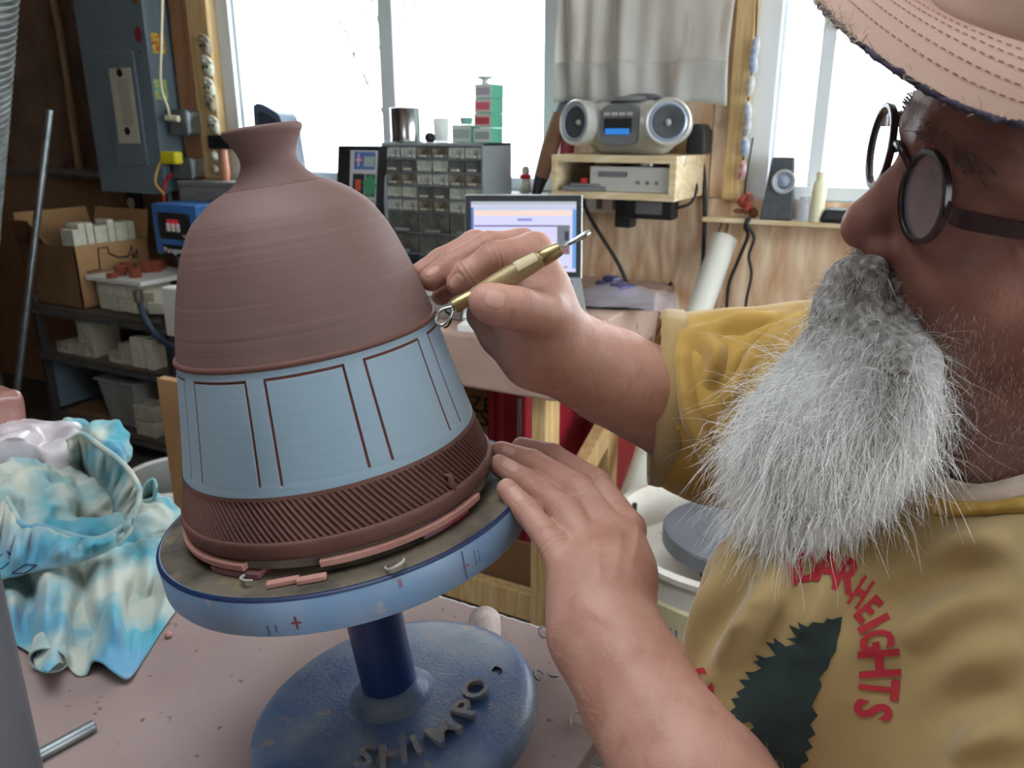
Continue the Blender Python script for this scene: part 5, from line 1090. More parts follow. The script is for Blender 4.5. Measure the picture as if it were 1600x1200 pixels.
# open neck loop standing up like a collar
rim = [(106, 688, .112), (128, 678, .128), (158, 698, .128), (190, 722, .122), (212, 750, .112), (218, 775, .098), (208, 806, .078), (184, 828, .066), (150, 842, .062), (110, 836, .066), (66, 822, .072), (36, 822, .078), (16, 790, .082), (0, 768, .086), (-40, 766, .086)]
low = [(112, 744, .03), (134, 748, .03), (152, 768, .028), (166, 786, .026), (178, 800, .03), (190, 812, .04), (206, 826, .045), (184, 850, .045), (150, 868, .045), (108, 882, .044), (60, 892, .042), (26, 900, .040), (0, 906, .038), (-30, 908, .036), (-80, 905, .034)]
rp = bez(rim, 150); lw = bez(low, 150); PP = []
for i in range(len(rp)):
    row = []
    for k, v in enumerate(np.linspace(0, 1, 16)):
        px, py, h = rp[i]*(1-v)+lw[i]*v
        bul = math.sin(math.pi*v)*.012
        p = atZ(px, py, ZTAB+h+bul*.6+(.0045*math.sin(i*.33+v*3)+.003*math.sin(i*.71-v*4+1)+.002*math.sin(i*1.3))*math.sin(math.pi*min(1, v*1.2)*.9+.15)); row.append(p)
    PP.append(row)
obj('neck_loop', G().grid(np.array(PP)), DYE, cl, smooth=True, solid=.003)
obj('neck_rib', G().tube([r[0] for r in PP], .0034, 8), DYE, cl, smooth=True)
# little loop on the right
lr_ = bez([(222, 772, .05), (228, 755, .07), (240, 748, .075), (245, 762, .068), (238, 778, .05), (226, 782, .045)], 40)
PP = [[atZ(p[0]-2*v, p[1]+26*v, ZTAB+p[2]-.035*v) for v in np.linspace(0, 1, 6)] for p in lr_]
obj('side_loop', G().grid(np.array(PP)), DYE, cl, smooth=True, solid=.003)
# stencilled outline squares on the shirt
inkm = mat('navy_print', hx('#28385c'), .8)
MARKS = [[(-6, 876), (10, 860), (22, 872), (4, 888), (-8, 890)], [(18, 896), (40, 882), (58, 883), (38, 896)]]
dg = bpy.context.evaluated_depsgraph_get()
bmesh_targets = [o for o in cl.children if o.name.startswith(('neck_loop', 'heap', 'drape'))]
trees = []
for o in bmesh_targets:
    me = o.data; O = ORG[o.name]; trees.append(BVHTree.FromPolygons([tuple(np.array(v.co)+O) for v in me.vertices], [tuple(p.vertices) for p in me.polygons]))
def hitray(px, py, trees):
    r = Vector(nrm(ray(px, py))); best = None
    for t in trees:
        h = t.ray_cast(Vector(CAM), r)
        if h[0] is not None and (best is None or h[3] < best[1]): best = (np.array(h[0])-np.array(r)*.0025, h[3])
    return None if best is None else best[0]
for mk in MARKS:
    pts = []
    mk2 = mk+[mk[0]]
    for a, b in zip(mk2[:-1], mk2[1:]):
        for t in np.linspace(0, 1, 8, endpoint=False):
            q = hitray(a[0]+(b[0]-a[0])*t, a[1]+(b[1]-a[1])*t, trees)
            if q is not None: pts.append(q)
    if len(pts) > 8: obj('printed_square', G().tube(pts, .0009, 5, closed=True), inkm, cl)
# ------------------------------------------------------------------ the potter
def PX(V):
    q = np.asarray(V)-CAM; z = q@FWD; return np.stack([800+FPX*(q@RGT)/z, 600-FPX*(q@UPV)/z, z], -1)
NA = A(-.01983, .504985, 1.437432); HR = nrm(A(-.3586035, .8604892, .3618866)); HF = nrm(A(-.9095805, -.4092718, .0718325)); HU = np.cross(HR, HF)
def hl(r, f, u): return NA+HR*r+HF*f+HU*u
HM = np.array([HR, HF, HU])
person = thing('person', 'bearded potter in a worn cap, round glasses and yellow printed shirt, trimming the pot', 'person', A(.12, .56, 0))
SKIN = mat('weathered_skin', hx('#ba8c7c'), .5, col2=hx('#a87868'), scale=28, lo=.38, hi=.66, col3=hx('#a06a56'), scale3=60, lo3=.58, hi3=.85, sss=.12, bump=.45, bscale=300, bdist=.0008, attr='nail', acol=hx('#c4978a'), spec=.4, attr2='ruddy_shade', acol2=hx('#744840'))  # head skin ruddier, and darkened further to paint the shade on the face
def creases(V, N, joints):
    d = np.zeros(len(V))
    for J, ax, w, amp in joints:
        q = V-J; s = q@nrm(ax); rr = np.linalg.norm(q-np.outer(s, nrm(ax)), axis=1)
        m = (np.abs(s) < .012) & (rr < w)
        d[m] += -amp*np.exp(-(s[m]/.0055)**2)*(.4+.6*np.cos(s[m]*2*np.pi/.0042))
    return V+N*d[:, None]
def nails(V, N, lst):
    """lst: px, py, angle of the long axis (deg), half length px, half width px"""
    P = PX(V); a = np.zeros(len(V)); view = V-CAM; fac = -(N*view).sum(1)/np.linalg.norm(view, axis=1); D_ = np.zeros(len(V))
    for px, py, an, hl_, hw in lst:
        c, s = math.cos(math.radians(an)), math.sin(math.radians(an)); dx, dy = P[:, 0]-px, P[:, 1]-py
        u, v = (dx*c+dy*s)/hl_, (-dx*s+dy*c)/hw; rr = (np.abs(u)**3+np.abs(v)**3)**(1/3)
        near = (rr < 1.6) & (fac > .1)
        if not near.any(): continue
        zmin = P[near & (rr < .5), 2].min() if (near & (rr < .5)).any() else P[near, 2].min(); near &= P[:, 2] < zmin+.012
        a = np.maximum(a, np.where(near, np.clip((1.0-rr)*6, 0, 1), 0)); D_ -= np.where(near, .0006*np.exp(-((rr-1.08)/.13)**2), 0)
    return V+N*D_[:, None], a
parts = []
# ---- right arm and hand
EL = A(-.150, .775, 1.150)
wr = D(860, 541, .668)
q_ = np.array([EL, wr, D(652, 428, .64), D(690, 460, .69), D(840, 385, .64), D(815, 375, .67), D(760, 500, .70), D(760, 475, .595)]); s = SDF(q_.min(0)-.045, q_.max(0)+.045, .0014)
fdir = nrm(wr-EL); side = nrm(np.cross(fdir, FWD))
s.chain([EL, EL+(wr-EL)*.35, EL+(wr-EL)*.72, wr], [.050, .0495, .043, .0365], .01)
s.cone(wr, D(838, 500, .655), .033, .030, .016)
im, mm, rm, pm = D(836, 393, .640), D(815, 384, .662), D(795, 395, .684), D(785, 425, .700)
for k_, q in enumerate((im, mm, rm, pm)): s.cone(D(842, 505, .660), q, .026-.002*k_, .0142-.0008*k_, .018)
s.ell(D(826, 455, .655), (.03, .03, .026), k=.02)
# thenar and hypothenar pads
s.chain([D(852, 520, .648), D(846, 492, .630)], [.025, .0195], .016)
s.chain([D(828, 560, .680), D(785, 520, .690), D(757, 492, .693)], [.024, .0205, .016], .014)
th = [D(850, 493, .624), D(806, 482, .600), D(772, 475, .5945), D(759, 471, .5955)]; s.chain(th, [.0190, .0162, .0150, .0132], .005)
ix = [im, D(772, 402, .620), D(731, 428, .621), D(714, 444, .624)]; s.chain(ix, [.0145, .0118, .0105, .0086], .006)
mi = [mm, D(764, 386, .646), D(708, 414, .639), D(674, 436, .634)]; s.chain(mi, [.014, .0122, .0112, .0098], .005)
ri = [rm, D(742, 382, .672), D(690, 408, .662), D(657, 427, .653)]; s.chain(ri, [.0135, .0118, .0105, .0092], .004)
pk = [pm, D(740, 425, .700), D(705, 445, .690), D(690, 462, .680)]; s.chain(pk, [.0125, .0105, .0098, .0085], .004)
V, F = s.mesh(); V = relax(V, F, 2, .45); N = vnorm(V, F)
V = creases(V, N, [(ix[1], ix[2]-ix[0], .02, .0007), (ix[2], ix[3]-ix[1], .017, .0006), (mi[1], mi[2]-mi[0], .02, .0007), (mi[2], mi[3]-mi[1], .016, .0005), (th[1], th[2]-th[0], .022, .0005)])
V, na = nails(V, N, [(773, 468, 195, 17, 14), (712, 440, 130, 13, 9), (676, 424, 150, 12, 6)])
parts.append((V, F, na)); RH = (V, F)
# ---- left arm and hand
EL2 = D(1215, 1440, .425)
wr2 = D(942, 985, .548); q_ = np.array([EL2, wr2, D(790, 764, .61), D(780, 705, .675), D(815, 697, .69), D(980, 828, .617), D(865, 800, .68)]); s = SDF(q_.min(0)-.045, q_.max(0)+.045, .0015)
s.chain([EL2, EL2+(wr2-EL2)*.4, EL2+(wr2-EL2)*.75, wr2], [.047, .0465, .040, .0345], .01)
P_ = [(792, 764, .6115), (822, 797, .600), (866, 853, .578), (897, 915, .558)]; R_ = [(780, 727, .648), (822, 754, .632), (884, 800, .602), (927, 876, .575)]
M_ = [(783, 706, .672), (832, 724, .656), (903, 766, .622), (955, 842, .594)]; I_ = [(815, 699, .690), (862, 713, .676), (930, 757, .645), (978, 828, .617)]
lf = [[D(*q) for q in f_] for f_ in (P_, R_, M_, I_)]
rads = [(.0082, .0098, .0112, .0142), (.0090, .0108, .0125, .0152), (.0092, .0112, .0130, .0155), (.0092, .0110, .0128, .0152)]
hb = D(936, 940, .560)
for q, r in zip(lf, rads): s.cone(q[3], hb, r[3], .026, .014)
s.cone(wr2, hb, .0345, .031, .02)
s.ell(D(945, 890, .580), (.036, .036, .026), k=.02)
for q, r in zip(lf, rads): s.chain(q, r, .0035)
tm = [D(960, 905, .625), D(925, 850, .66), D(885, 815, .675), D(865, 800, .68)]; s.chain(tm, [.02, .0145, .013, .011], .01)
V, F = s.mesh(); V = relax(V, F, 2, .45); N = vnorm(V, F)
jn = []
for q in lf: jn += [(q[2], q[3]-q[1], .022, .0009), (q[1], q[2]-q[0], .016, .0006)]
V = creases(V, N, jn)
# tendons on the back of the hand
for q in lf:
    ab = hb-q[3]; t = np.clip(((V-q[3])@ab)/(ab@ab), 0, 1); dd = np.linalg.norm(V-(q[3]+t[:, None]*ab+N*.0), axis=1)
    back = (N@-nrm(D(930, 890, .58)-CAM)) > .2
    lat = np.abs(((V-q[3])-t[:, None]*ab)@nrm(np.cross(ab, FWD)))
    V = V+N*(np.where(back, .0011*np.exp(-(lat/.003)**2)*np.sin(np.pi*t), 0))[:, None]
V, na = nails(V, N, [(806, 772, 60, 13, 10), (797, 727, 25, 13, 10), (794, 704, 22, 11, 7)])
parts.append((V, F, na)); LH = (V, F)
# ---- head and neck
NB = A(.066, .56, 1.255)
s = SDF(hl(0, -.09, -.03)-A(.20, .17, .24), hl(0, -.09, -.03)+A(.17, .17, .19), .0021)
def he(c, r, k=.01, op='u'): s.ell(hl(*c), r, HM, k, op)
he((0, -.095, .035), (.077, .099, .095)); he((0, -.058, -.045), (.063, .057, .088), .03)
for m_ in (-1, 1):
    s.cone(hl(m_*.050, -.024, .013), hl(m_*.012, -.005, .014), .0095, .010, .014)
    he((m_*.040, -.036, -.050), (.026, .026, .030), .02)
    he((m_*.032, .002, -.010), (.020, .0155, .0155), .010, 's')
    he((m_*.033, -.0185, -.008), (.0125, .0125, .0125), .003)
    s.cone(hl(m_*.05, -.021, -.004), hl(m_*.02, -.010, -.003), .0045, .0045, .004)
    s.cone(hl(m_*.05, -.022, -.017), hl(m_*.02, -.013, -.019), .004, .004, .006)
    s.cone(hl(m_*.060, -.078, -.078), hl(m_*.022, -.016, -.122), .016, .016, .03)
    he((m_*.074, -.1, -.012), (.010, .018, .031), .006); he((m_*.082, -.094, -.012), (.006, .010, .018), .004, 's')
he((0, -.012, -.122), (.024, .021, .02), .02)
s.chain([hl(0, -.006, .002), hl(0, .003, -.02), hl(0, .0105, -.038)], [.0072, .0092, .0122], .009)
he((0, .0115, -.0465), (.0135, .0125, .0115), .008)
for m_ in (-1, 1):
    he((m_*.0145, .0015, -.0515), (.0085, .0115, .0085), .006)
    he((m_*.0075, .0085, -.0575), (.0042, .0065, .0045), .002, 's')
s.chain([hl(-.022, -.010, -.086), hl(0, .0035, -.083), hl(.022, -.010, -.086)], [.006, .0075, .006], .006)
s.chain([hl(-.02, -.010, -.096), hl(0, .002, -.095), hl(.02, -.010, -.096)], [.006, .0075, .006], .006)
s.cone(hl(0, -.09, -.07), NB, .062, .064, .03)
s.cone(NB, NB-A(-.01, 0, .08), .064, .085, .02)
V, F = s.mesh(); V = relax(V, F, 2, .45); N = vnorm(V, F)
L_ = (V-NA)@HM.T
fw_ = (L_[:, 2] > .014) & (L_[:, 2] < .075) & (L_[:, 1] > -.04)
V = V+N*(np.where(fw_, -.0007*np.exp(-((np.mod(L_[:, 2]+.004*np.sin(L_[:, 0]*60), .0115)-.0057)/.0016)**2), 0))[:, None]
cf = np.hypot(L_[:, 1]+.03, L_[:, 2]+.006); ca = np.arctan2(L_[:, 2]+.006, -(L_[:, 1]+.03))
V = V+N*(np.where((np.abs(L_[:, 0]) > .04) & (cf < .035) & (cf > .008) & (np.abs(ca) < 1.0), -.0007*np.cos(ca*9)*np.sin((cf-.008)/.027*np.pi), 0))[:, None]
parts.append((V, F, np.zeros(len(V)))); HEADMESH = (V, F)
# ---- torso core under the shirt
TF = nrm(A(-.93, -.36, 0)); TS = np.cross(A(0, 0, 1.0), TF)*-1      # facing, and towards his right
TS = nrm(np.cross(TF, A(0, 0, 1.0)))
SHR = A(.075, .765, 1.235); SHL = A(.175, .37, 1.135)
def torso(s, e):
    R = np.array([TS, TF, [0, 0, 1.0]])
    s.ell(A(.085, .555, 1.02), (.185+e, .140+e, .26+e), R, .04)
    s.ell(A(.105, .56, .80), (.18+e, .150+e, .20+e), R, .05)
    s.cone(SHR, SHL, .062+e, .062+e, .06); s.cone(NB-A(-.01, 0, .03), A(.09, .56, 1.1), .075+e, .1+e, .05)
s = SDF(A(-.12, .28, .62), A(.34, .86, 1.32), .006); torso(s, -.012)
s.cone(SHR, EL, .052, .046, .03); s.cone(SHL, EL2, .05, .044, .03)
V, F = s.mesh(); parts.append((V, F, np.zeros(len(V))))
AV, AF, AN, AR, n_ = [], [], [], [], 0
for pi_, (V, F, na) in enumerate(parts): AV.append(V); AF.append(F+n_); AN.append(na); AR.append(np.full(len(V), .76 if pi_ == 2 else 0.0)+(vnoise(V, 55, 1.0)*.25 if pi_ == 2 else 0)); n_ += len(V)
obj('body', (np.concatenate(AV), np.concatenate(AF)), SKIN, person, smooth=True, attrs={'nail': ('FLOAT', np.concatenate(AN)), 'ruddy_shade': ('FLOAT', np.clip(np.concatenate(AR), 0, 1))})
# ---- trousers and boots
DEN = mat('faded_denim', hx('#46587a'), .9, col2=hx('#3a4a68'), scale=30, bump=.2)
s = SDF(A(-.12, .28, .05), A(.38, .86, .86), .007)
for sg in (1, -1):
    h_ = A(.11, .56, .72)+TS*.095*sg; s.chain([h_, h_+A(.0, 0, -.32)+TF*.03, h_+A(.03, 0, -.64)], [.098, .072, .058], .04)
s.ell(A(.11, .56, .76), (.182, .150, .13), np.array([TS, TF, [0, 0, 1.0]]), .04)
V, F = s.mesh(); obj('trousers', (V, F), DEN, person, smooth=True)
for sg in (1, -1):
    c = A(.14, .56, .0)+TS*.095*sg; s = SDF(c-A(.22, .16, .0), c+A(.14, .16, .16), .005)
    s.chain([c+A(0, 0, .05)-TF*.02, c+TF*.07+A(0, 0, .045), c+TF*.16+A(0, 0, .035)], [.042, .044, .034], .02); s.cone(c+A(0, 0, .05), c+A(0, 0, .13), .042, .048, .02); s.cut(A(0, 0, .004), (0, 0, -1))
    V, F = s.mesh(); obj('boot', (V, F), mat('brown_leather', hx('#4c382c'), .6), person, smooth=True)
# ---- shirt
SHIRT = mat('yellow_cotton', hx('#a68c5e'), .88, col2=hx('#987e50'), scale=5, lo=.35, hi=.7, col3=hx('#b4a27c'), scale3=6, lo3=.52, hi3=.75, bump=.2, bscale=900, bdist=.0004, shn=.3, attr='sleeve_backlight', acol=hx('#b48c38'))  # sleeve tint paints window light through the cloth, chest stays faded
BOX = (A(-.30, .24, .66), A(.36, .90, 1.36)); H4 = .004
s = SDF(*BOX, H4); torso(s, .008)
s.chain([A(-.052, .475, 1.16), A(-.075, .445, 1.04), A(-.065, .45, .90)], [.055, .055, .06], .06)      # chest front hanging forward
OP = D(1030, 600, .755)                        # right sleeve opening
OP2 = lerp(SHL, EL2, .62)
s1 = SDF(*BOX, H4); s1.cone(SHR, OP, .095, .066, .05)
s1.cone(D(1150, 650, .79), D(1090, 650, .765), .075, .066, .04)
s1.ell(D(1130, 712, .775), (.052, .052, .040), k=.05)
s2 = SDF(*BOX, H4); s2.cone(SHL, OP2, .07, .058, .04)
X, Y, Z = np.meshgrid(*s.ax, indexing='ij'); P3 = np.stack([X, Y, Z], -1).astype(np.float32)
ax2 = nrm(EL2-SHL); n1 = nrm(RGT*-1.0+UPV*.06+FWD*.12)
e1 = (P3-(OP+n1*.004).astype(np.float32))@n1.astype(np.float32)
e2 = (P3-OP2.astype(np.float32))@ax2.astype(np.float32)
def capsule(a, b, r):
    a = a.astype(np.float32); ab = (b-a).astype(np.float32); t = np.clip(((P3-a)@ab)/(ab@ab), -2, 3); return np.linalg.norm(P3-(a+t[..., None]*ab), axis=-1)-r
def smin(a, b, k): h = np.maximum(k-np.abs(a-b), 0)/k; return np.minimum(a, b)-h*h*k*.25
d = s.d
for dd, e in ((s1.d, e1), (s2.d, e2)):
    sh_ = np.maximum(np.maximum(dd, e), -(dd+.0065)); d = smin(d, sh_, .012)
# neck hole
nk_ = capsule(NB-A(0, 0, .06), NB+A(-.02, -.01, .2), .078); d = np.where(Z > NB[2]-.055, np.maximum(d, -nk_), d)
d = np.maximum(d, .70-Z)
s.d = d.astype(np.float32); V, F = s.mesh(); V = relax(V, F, 2, .5)
# folds, laid along lines traced over the surface
tr = BVHTree.FromPolygons(V.tolist(), F.tolist())
def sh_hit(px, py, lift=0.0):
    r = nrm(ray(px, py)); h = tr.ray_cast(Vector(CAM), Vector(r))
    return None if h[0] is None else np.array(h[0])-r*lift
FOLDS = [([(1216, 880), (1200, 930), (1160, 985), (1110, 1050)], .007, .010), ([(1130, 880), (1105, 960), (1072, 1040)], .005, .009), ([(1300, 880), (1262, 950), (1240, 1010)], .004, .012),
         ([(1600, 845), (1520, 848), (1440, 880)], .006, .013), ([(1600, 905), (1520, 940), (1440, 985), (1400, 1010)], .007, .014), ([(1600, 985), (1520, 1030), (1450, 1080)], .006, .014), ([(1600, 1120), (1540, 1150), (1480, 1200)], .006, .014),
         ([(1290, 475), (1220, 520), (1160, 590), (1130, 660)], .008, .010), ([(1270, 520), (1200, 590), (1175, 660), (1160, 740)], .008, .011), ([(1100, 520), (1120, 560), (1110, 610)], .006, .010), ([(1060, 560), (1075, 640), (1110, 720), (1130, 770)], .006, .010), ([(1220, 560), (1190, 640), (1170, 700)], -.007, .008), ([(1045, 520), (1050, 600), (1055, 690)], -.005, .006), ([(1085, 520), (1150, 505), (1230, 490)], .004, .010)]
N = vnorm(V, F); dsp = np.zeros(len(V))
for line, amp, wdt in FOLDS:
    pts = [sh_hit(*q) for q in bez([(a, b, 0) for a, b in line], 14)[:, :2]]; pts = [q for q in pts if q is not None]
    if len(pts) < 3: continue
    m_ = np.full(len(V), 1e9); u_ = np.zeros(len(V))
    for i in range(len(pts)-1):
        a, b = pts[i], pts[i+1]; ab = b-a
        if np.linalg.norm(ab) > .08: continue
        t = np.clip(((V-a)@ab)/(ab@ab+1e-12), 0, 1); dd = np.linalg.norm(V-(a+t[:, None]*ab), axis=1); up_ = dd < m_; m_ = np.where(up_, dd, m_); u_ = np.where(up_, (i+t)/(len(pts)-1), u_)
    dsp += 2.4*amp*(np.exp(-(m_/(wdt*.75))**2)-.4*np.exp(-((m_-1.5*wdt)/(wdt*.8))**2))*np.sin(np.pi*np.clip(u_, .06, .94))
dsp += vnoise(V, 16, 2.0)*.004+vnoise(V, 45, 5.0)*.0012
V = V+N*dsp[:, None]; V = relax(V, F, 1, .4)
shirt = obj('shirt', (V, F), SHIRT, person, smooth=True, attrs={'sleeve_backlight': ('FLOAT', np.clip((-.02-V[:, 0])/.06, 0, 1)*np.clip((V[:, 1]-.58)/.05, 0, 1)*(.75+.25*vnoise(V, 14, 3.0)))})
tr = BVHTree.FromPolygons(V.tolist(), F.tolist())
# collar
RIB = mat('faded_rib', hx('#c0ae9c'), .9, col2=hx('#ac9884'), scale=60, bump=.4, bscale=400)
def cast(a, R):
    rd = TF*math.cos(a)+TS*math.sin(a); h = tr.ray_cast(Vector(NB+rd*R+A(0, 0, .12)), Vector((0, 0, -1))); return (np.array(h[0]), np.array(h[1])) if h[0] is not None else (NB+rd*R-A(0, 0, .02), A(0, 0, 1))
def ring(R):
    P = np.array([cast(a, R)[0] for a in np.linspace(0, 2*np.pi, 72, endpoint=False)])
    for _ in range(6): P = (np.roll(P, 1, 0)+P*2+np.roll(P, -1, 0))/4
    return P
r0, r1, r2, r3 = ring(.0830), ring(.0845), ring(.0880), ring(.0945)
oz = A(0, 0, 1)
rdv = np.array([nrm((p-NB)*A(1, 1, 0)) for p in r0])
obj('collar', G().grid(np.stack([r0-rdv*.010-oz*.004, r0-rdv*.009+oz*.006, r0-rdv*.002+oz*.011, r1+oz*.010+rdv*.002, r2+oz*.006+rdv*.003, r2+oz*.0005+rdv*.004], 1), cu=True), RIB, shirt, smooth=True, solid=.002)
wv = np.array([.5+.5*math.sin(k*1.9)*math.sin(k*.7+1) for k in range(72)])[:, None]
obj('frayed_collar_edge', G().grid(np.stack([r2+oz*.0035+rdv*.004, r2*(.5-.3*wv)+r3*(.5+.3*wv)+oz*.0035+rdv*.003, r2*(.3-.3*wv)+r3*(.7+.3*wv)+oz*.001], 1), cu=True), mat('ochre_fray', hx('#9c7a34'), .95, col2=hx('#b8954c'), scale=90), shirt, smooth=True, solid=.001)
# sleeve hem
hp = []
e2d = nrm(np.cross(n1, A(0, 0, 1.0))); e3d = np.cross(e2d, n1)
for a in np.linspace(0, 2*np.pi, 48, endpoint=False):
    dr_ = e2d*math.cos(a)+e3d*math.sin(a); h = tr.ray_cast(Vector(OP-n1*.004+dr_*.16), Vector(-dr_))
    if h[0] is not None: hp.append(np.array(h[0]))
hp = np.array(hp)
obj('sleeve_hem', G().grid(np.array([[p+n1*.008+nrm(p-OP)*.001, p+nrm(p-OP)*.0025, p-n1*.014+nrm(p-OP)*.002] for p in hp]), cu=True), SHIRT, shirt, smooth=True, solid=.003)
# printed lettering and tree
REDI = mat('red_ink', hx('#b42c38'), .85, col2=hx('#a02430'), scale=60); GRNI = mat('dark_green_ink', hx('#1e2c2c'), .85, col2=hx('#2a3a38'), scale=40)
def drape_print(name, V2, F2, m_, cuts=2):
    bm = bmesh.new(); vs = [bm.verts.new((a, b, 0)) for a, b in V2]
    for f in F2:
        try: bm.faces.new([vs[i] for i in f])
        except ValueError: pass
    bmesh.ops.triangulate(bm, faces=bm.faces[:])
    for _ in range(cuts): bmesh.ops.subdivide_edges(bm, edges=bm.edges[:], cuts=1, use_grid_fill=False); bmesh.ops.triangulate(bm, faces=bm.faces[:])
    bm.verts.index_update(); W2 = []; ok = []
    for v in bm.verts:
        q = sh_hit(v.co.x, v.co.y, .0011); ok.append(q is not None); W2.append(q if q is not None else np.zeros(3))
    W2 = np.array(W2); F3 = []
    for f in bm.faces:
        ii = [v.index for v in f.verts]
        if all(ok[i] for i in ii) and max(np.linalg.norm(W2[ii[0]]-W2[ii[1]]), np.linalg.norm(W2[ii[1]]-W2[ii[2]])) < .03: F3.append(ii)
    bm.free()
    use = sorted({i for f in F3 for i in f}); mp = {i: k for k, i in enumerate(use)}
    if F3: obj(name, (W2[use], [tuple(mp[i] for i in f) for f in F3]), m_, shirt, smooth=True)
def letter(ch, px, py, rot, h, wsc=.9):
    v, f = text_geo(ch, 1.0, 0, (0, 0, 0), A(1, 0, 0), A(0, 1, 0), A(0, 0, 1), bold=.035); v = v[:, :2]
    lo, hi = v.min(0), v.max(0); v = (v-(lo+hi)/2)/(hi[1]-lo[1])*h*A(wsc, 1); c, s_ = math.cos(math.radians(rot)), math.sin(math.radians(rot))
    x, y = v[:, 0], -v[:, 1]; drape_print('printed_letter', np.c_[px+x*c-y*s_, py+x*s_+y*c], f, REDI, 1)
for ch, px, py, rot, h, ws in (('I', 1238, 897, -14, 36, .9), ('D', 1262, 884, -4, 50, .75), ('A', 1294, 885, 9, 52, .8), ('R', 1326, 900, 22, 56, .75), ('H', 1345, 926, 33, 52, .45), ('E', 1357, 952, 48, 50, .6), ('I', 1365, 974, 62, 54, .9), ('G', 1370, 1000, 76, 56, .62), ('H', 1374, 1037, 86, 66, .75), ('T', 1373, 1076, 96, 64, .6), ('S', 1364, 1110, 102, 62, .75), ('C', 1092, 1067, -25, 44, .9), ('O', 1107, 1106, -15, 44, .8), ('.', 1123, 1140, 0, 12, .9)): letter(ch, px, py, rot, h, ws)
tree = [(1316, 963), (1300, 968), (1292, 966), (1288, 974), (1270, 972), (1262, 980), (1246, 972), (1250, 984), (1232, 976), (1240, 990), (1247, 996), (1228, 998), (1246, 1006), (1228, 1010), (1208, 996), (1210, 1006), (1196, 1003), (1206, 1016), (1212, 1024), (1196, 1028), (1180, 1023), (1186, 1032), (1176, 1034), (1190, 1044), (1178, 1050), (1164, 1050), (1172, 1062), (1154, 1062), (1164, 1074), (1150, 1082), (1156, 1090), (1142, 1092), (1150, 1104), (1140, 1112), (1152, 1118), (1140, 1126), (1152, 1134), (1160, 1130), (1172, 1128), (1178, 1136), (1166, 1146), (1152, 1150), (1160, 1160), (1172, 1156), (1180, 1170), (1188, 1190), (1196, 1210), (1240, 1225), (1256, 1215), (1250, 1196), (1264, 1188), (1258, 1176), (1270, 1168), (1262, 1156), (1274, 1148), (1266, 1132), (1278, 1118), (1268, 1104), (1276, 1088), (1284, 1072), (1280, 1060), (1294, 1044), (1298, 1030), (1306, 1018), (1308, 1000), (1313, 985)]
drape_print('printed_tree', tree, [tuple(range(len(tree)))], GRNI, 3)
# ---- hair strands
def strands(name, roots, dirs, length, rad, col, parent, grav=.35, curl=.25, nseg=7, seed=1, freq=1.6):
    rs = np.random.default_rng(seed); n = len(roots); P = roots.copy(); d = dirs.copy(); pts = [P.copy()]
    ph = rs.uniform(0, 6.28, n); a1 = rs.normal(0, 1, (n, 3)); a1 /= np.linalg.norm(a1, axis=1)[:, None]; a2 = np.cross(a1, rs.normal(0, 1, (n, 3))); a2 /= np.linalg.norm(a2, axis=1)[:, None]
    amp = np.abs(rs.normal(0, curl, n))
    for k in range(nseg):
        d = d+A(0, 0, -1)*grav+(a1*np.cos(ph+k*freq)[:, None]+a2*np.sin(ph+k*freq)[:, None])*amp[:, None]
        d /= np.linalg.norm(d, axis=1)[:, None]; P = P+d*(length/nseg)[:, None]; pts.append(P.copy())
    pts = np.array(pts)                        # seg, strand, 3
    u = np.cross(dirs, a1); u /= np.linalg.norm(u, axis=1)[:, None]+1e-9; v = np.cross(dirs, u); v /= np.linalg.norm(v, axis=1)[:, None]+1e-9
    Vv = np.zeros((n, nseg+1, 3, 3))
    for k in range(nseg+1):
        r = rad*(1-.75*(k/nseg)**1.5)
        for j in range(3): Vv[:, k, j] = pts[k]+r*(u*math.cos(j*2.094)+v*math.sin(j*2.094))
    base = np.arange(n)[:, None, None]*(nseg+1)*3; k = np.arange(nseg)[None, :, None]*3; j = np.arange(3)[None, None, :]; j2 = (j+1) % 3
    Q = np.stack([base+k+j, base+k+j2, base+k+3+j2, base+k+3+j], -1).reshape(-1, 4)
    cc = np.concatenate([np.repeat(col, (nseg+1)*3, 0), np.ones((n*(nseg+1)*3, 1))], 1)
    o = obj(name, (Vv.reshape(-1, 3), Q), HAIR, parent, smooth=True, attrs={'tone': ('FLOAT_COLOR', cc)}); o['kind'] = 'stuff'; return o
HAIR = mat('hair_strands', (1, 1, 1), .55, attr='tone', acol='color', spec=.3)
# ---- beard volume, then strands over it
s = SDF(D(1290, 650, .48)-A(.13, .13, .17), D(1290, 650, .48)+A(.14, .12, .17), .003)
BR = [((1362, 424, .453), (1346, 470, .470), .010, .014), ((1340, 422, .477), (1328, 470, .485), .011, .014), ((1335, 490, .488), (1340, 545, .490), .022, .030), ((1340, 545, .490), (1300, 640, .492), .030, .042), ((1300, 640, .492), (1270, 705, .488), .042, .044), ((1270, 705, .488), (1262, 770, .480), .044, .028), ((1400, 550, .455), (1398, 610, .452), .016, .017), ((1398, 610, .452), (1380, 680, .456), .017, .020), ((1380, 680, .456), (1335, 715, .464), .018, .022), ((1360, 490, .462), (1398, 560, .455), .013, .017)]
for a, b, ra, rb in BR: s.cone(D(*a), D(*b), ra*.9, rb*.9, .022)
V, F = s.mesh(); V = relax(V, F, 2); N = vnorm(V, F); V = V+N*(vnoise(V, 70, 3.0)*.004)[:, None]
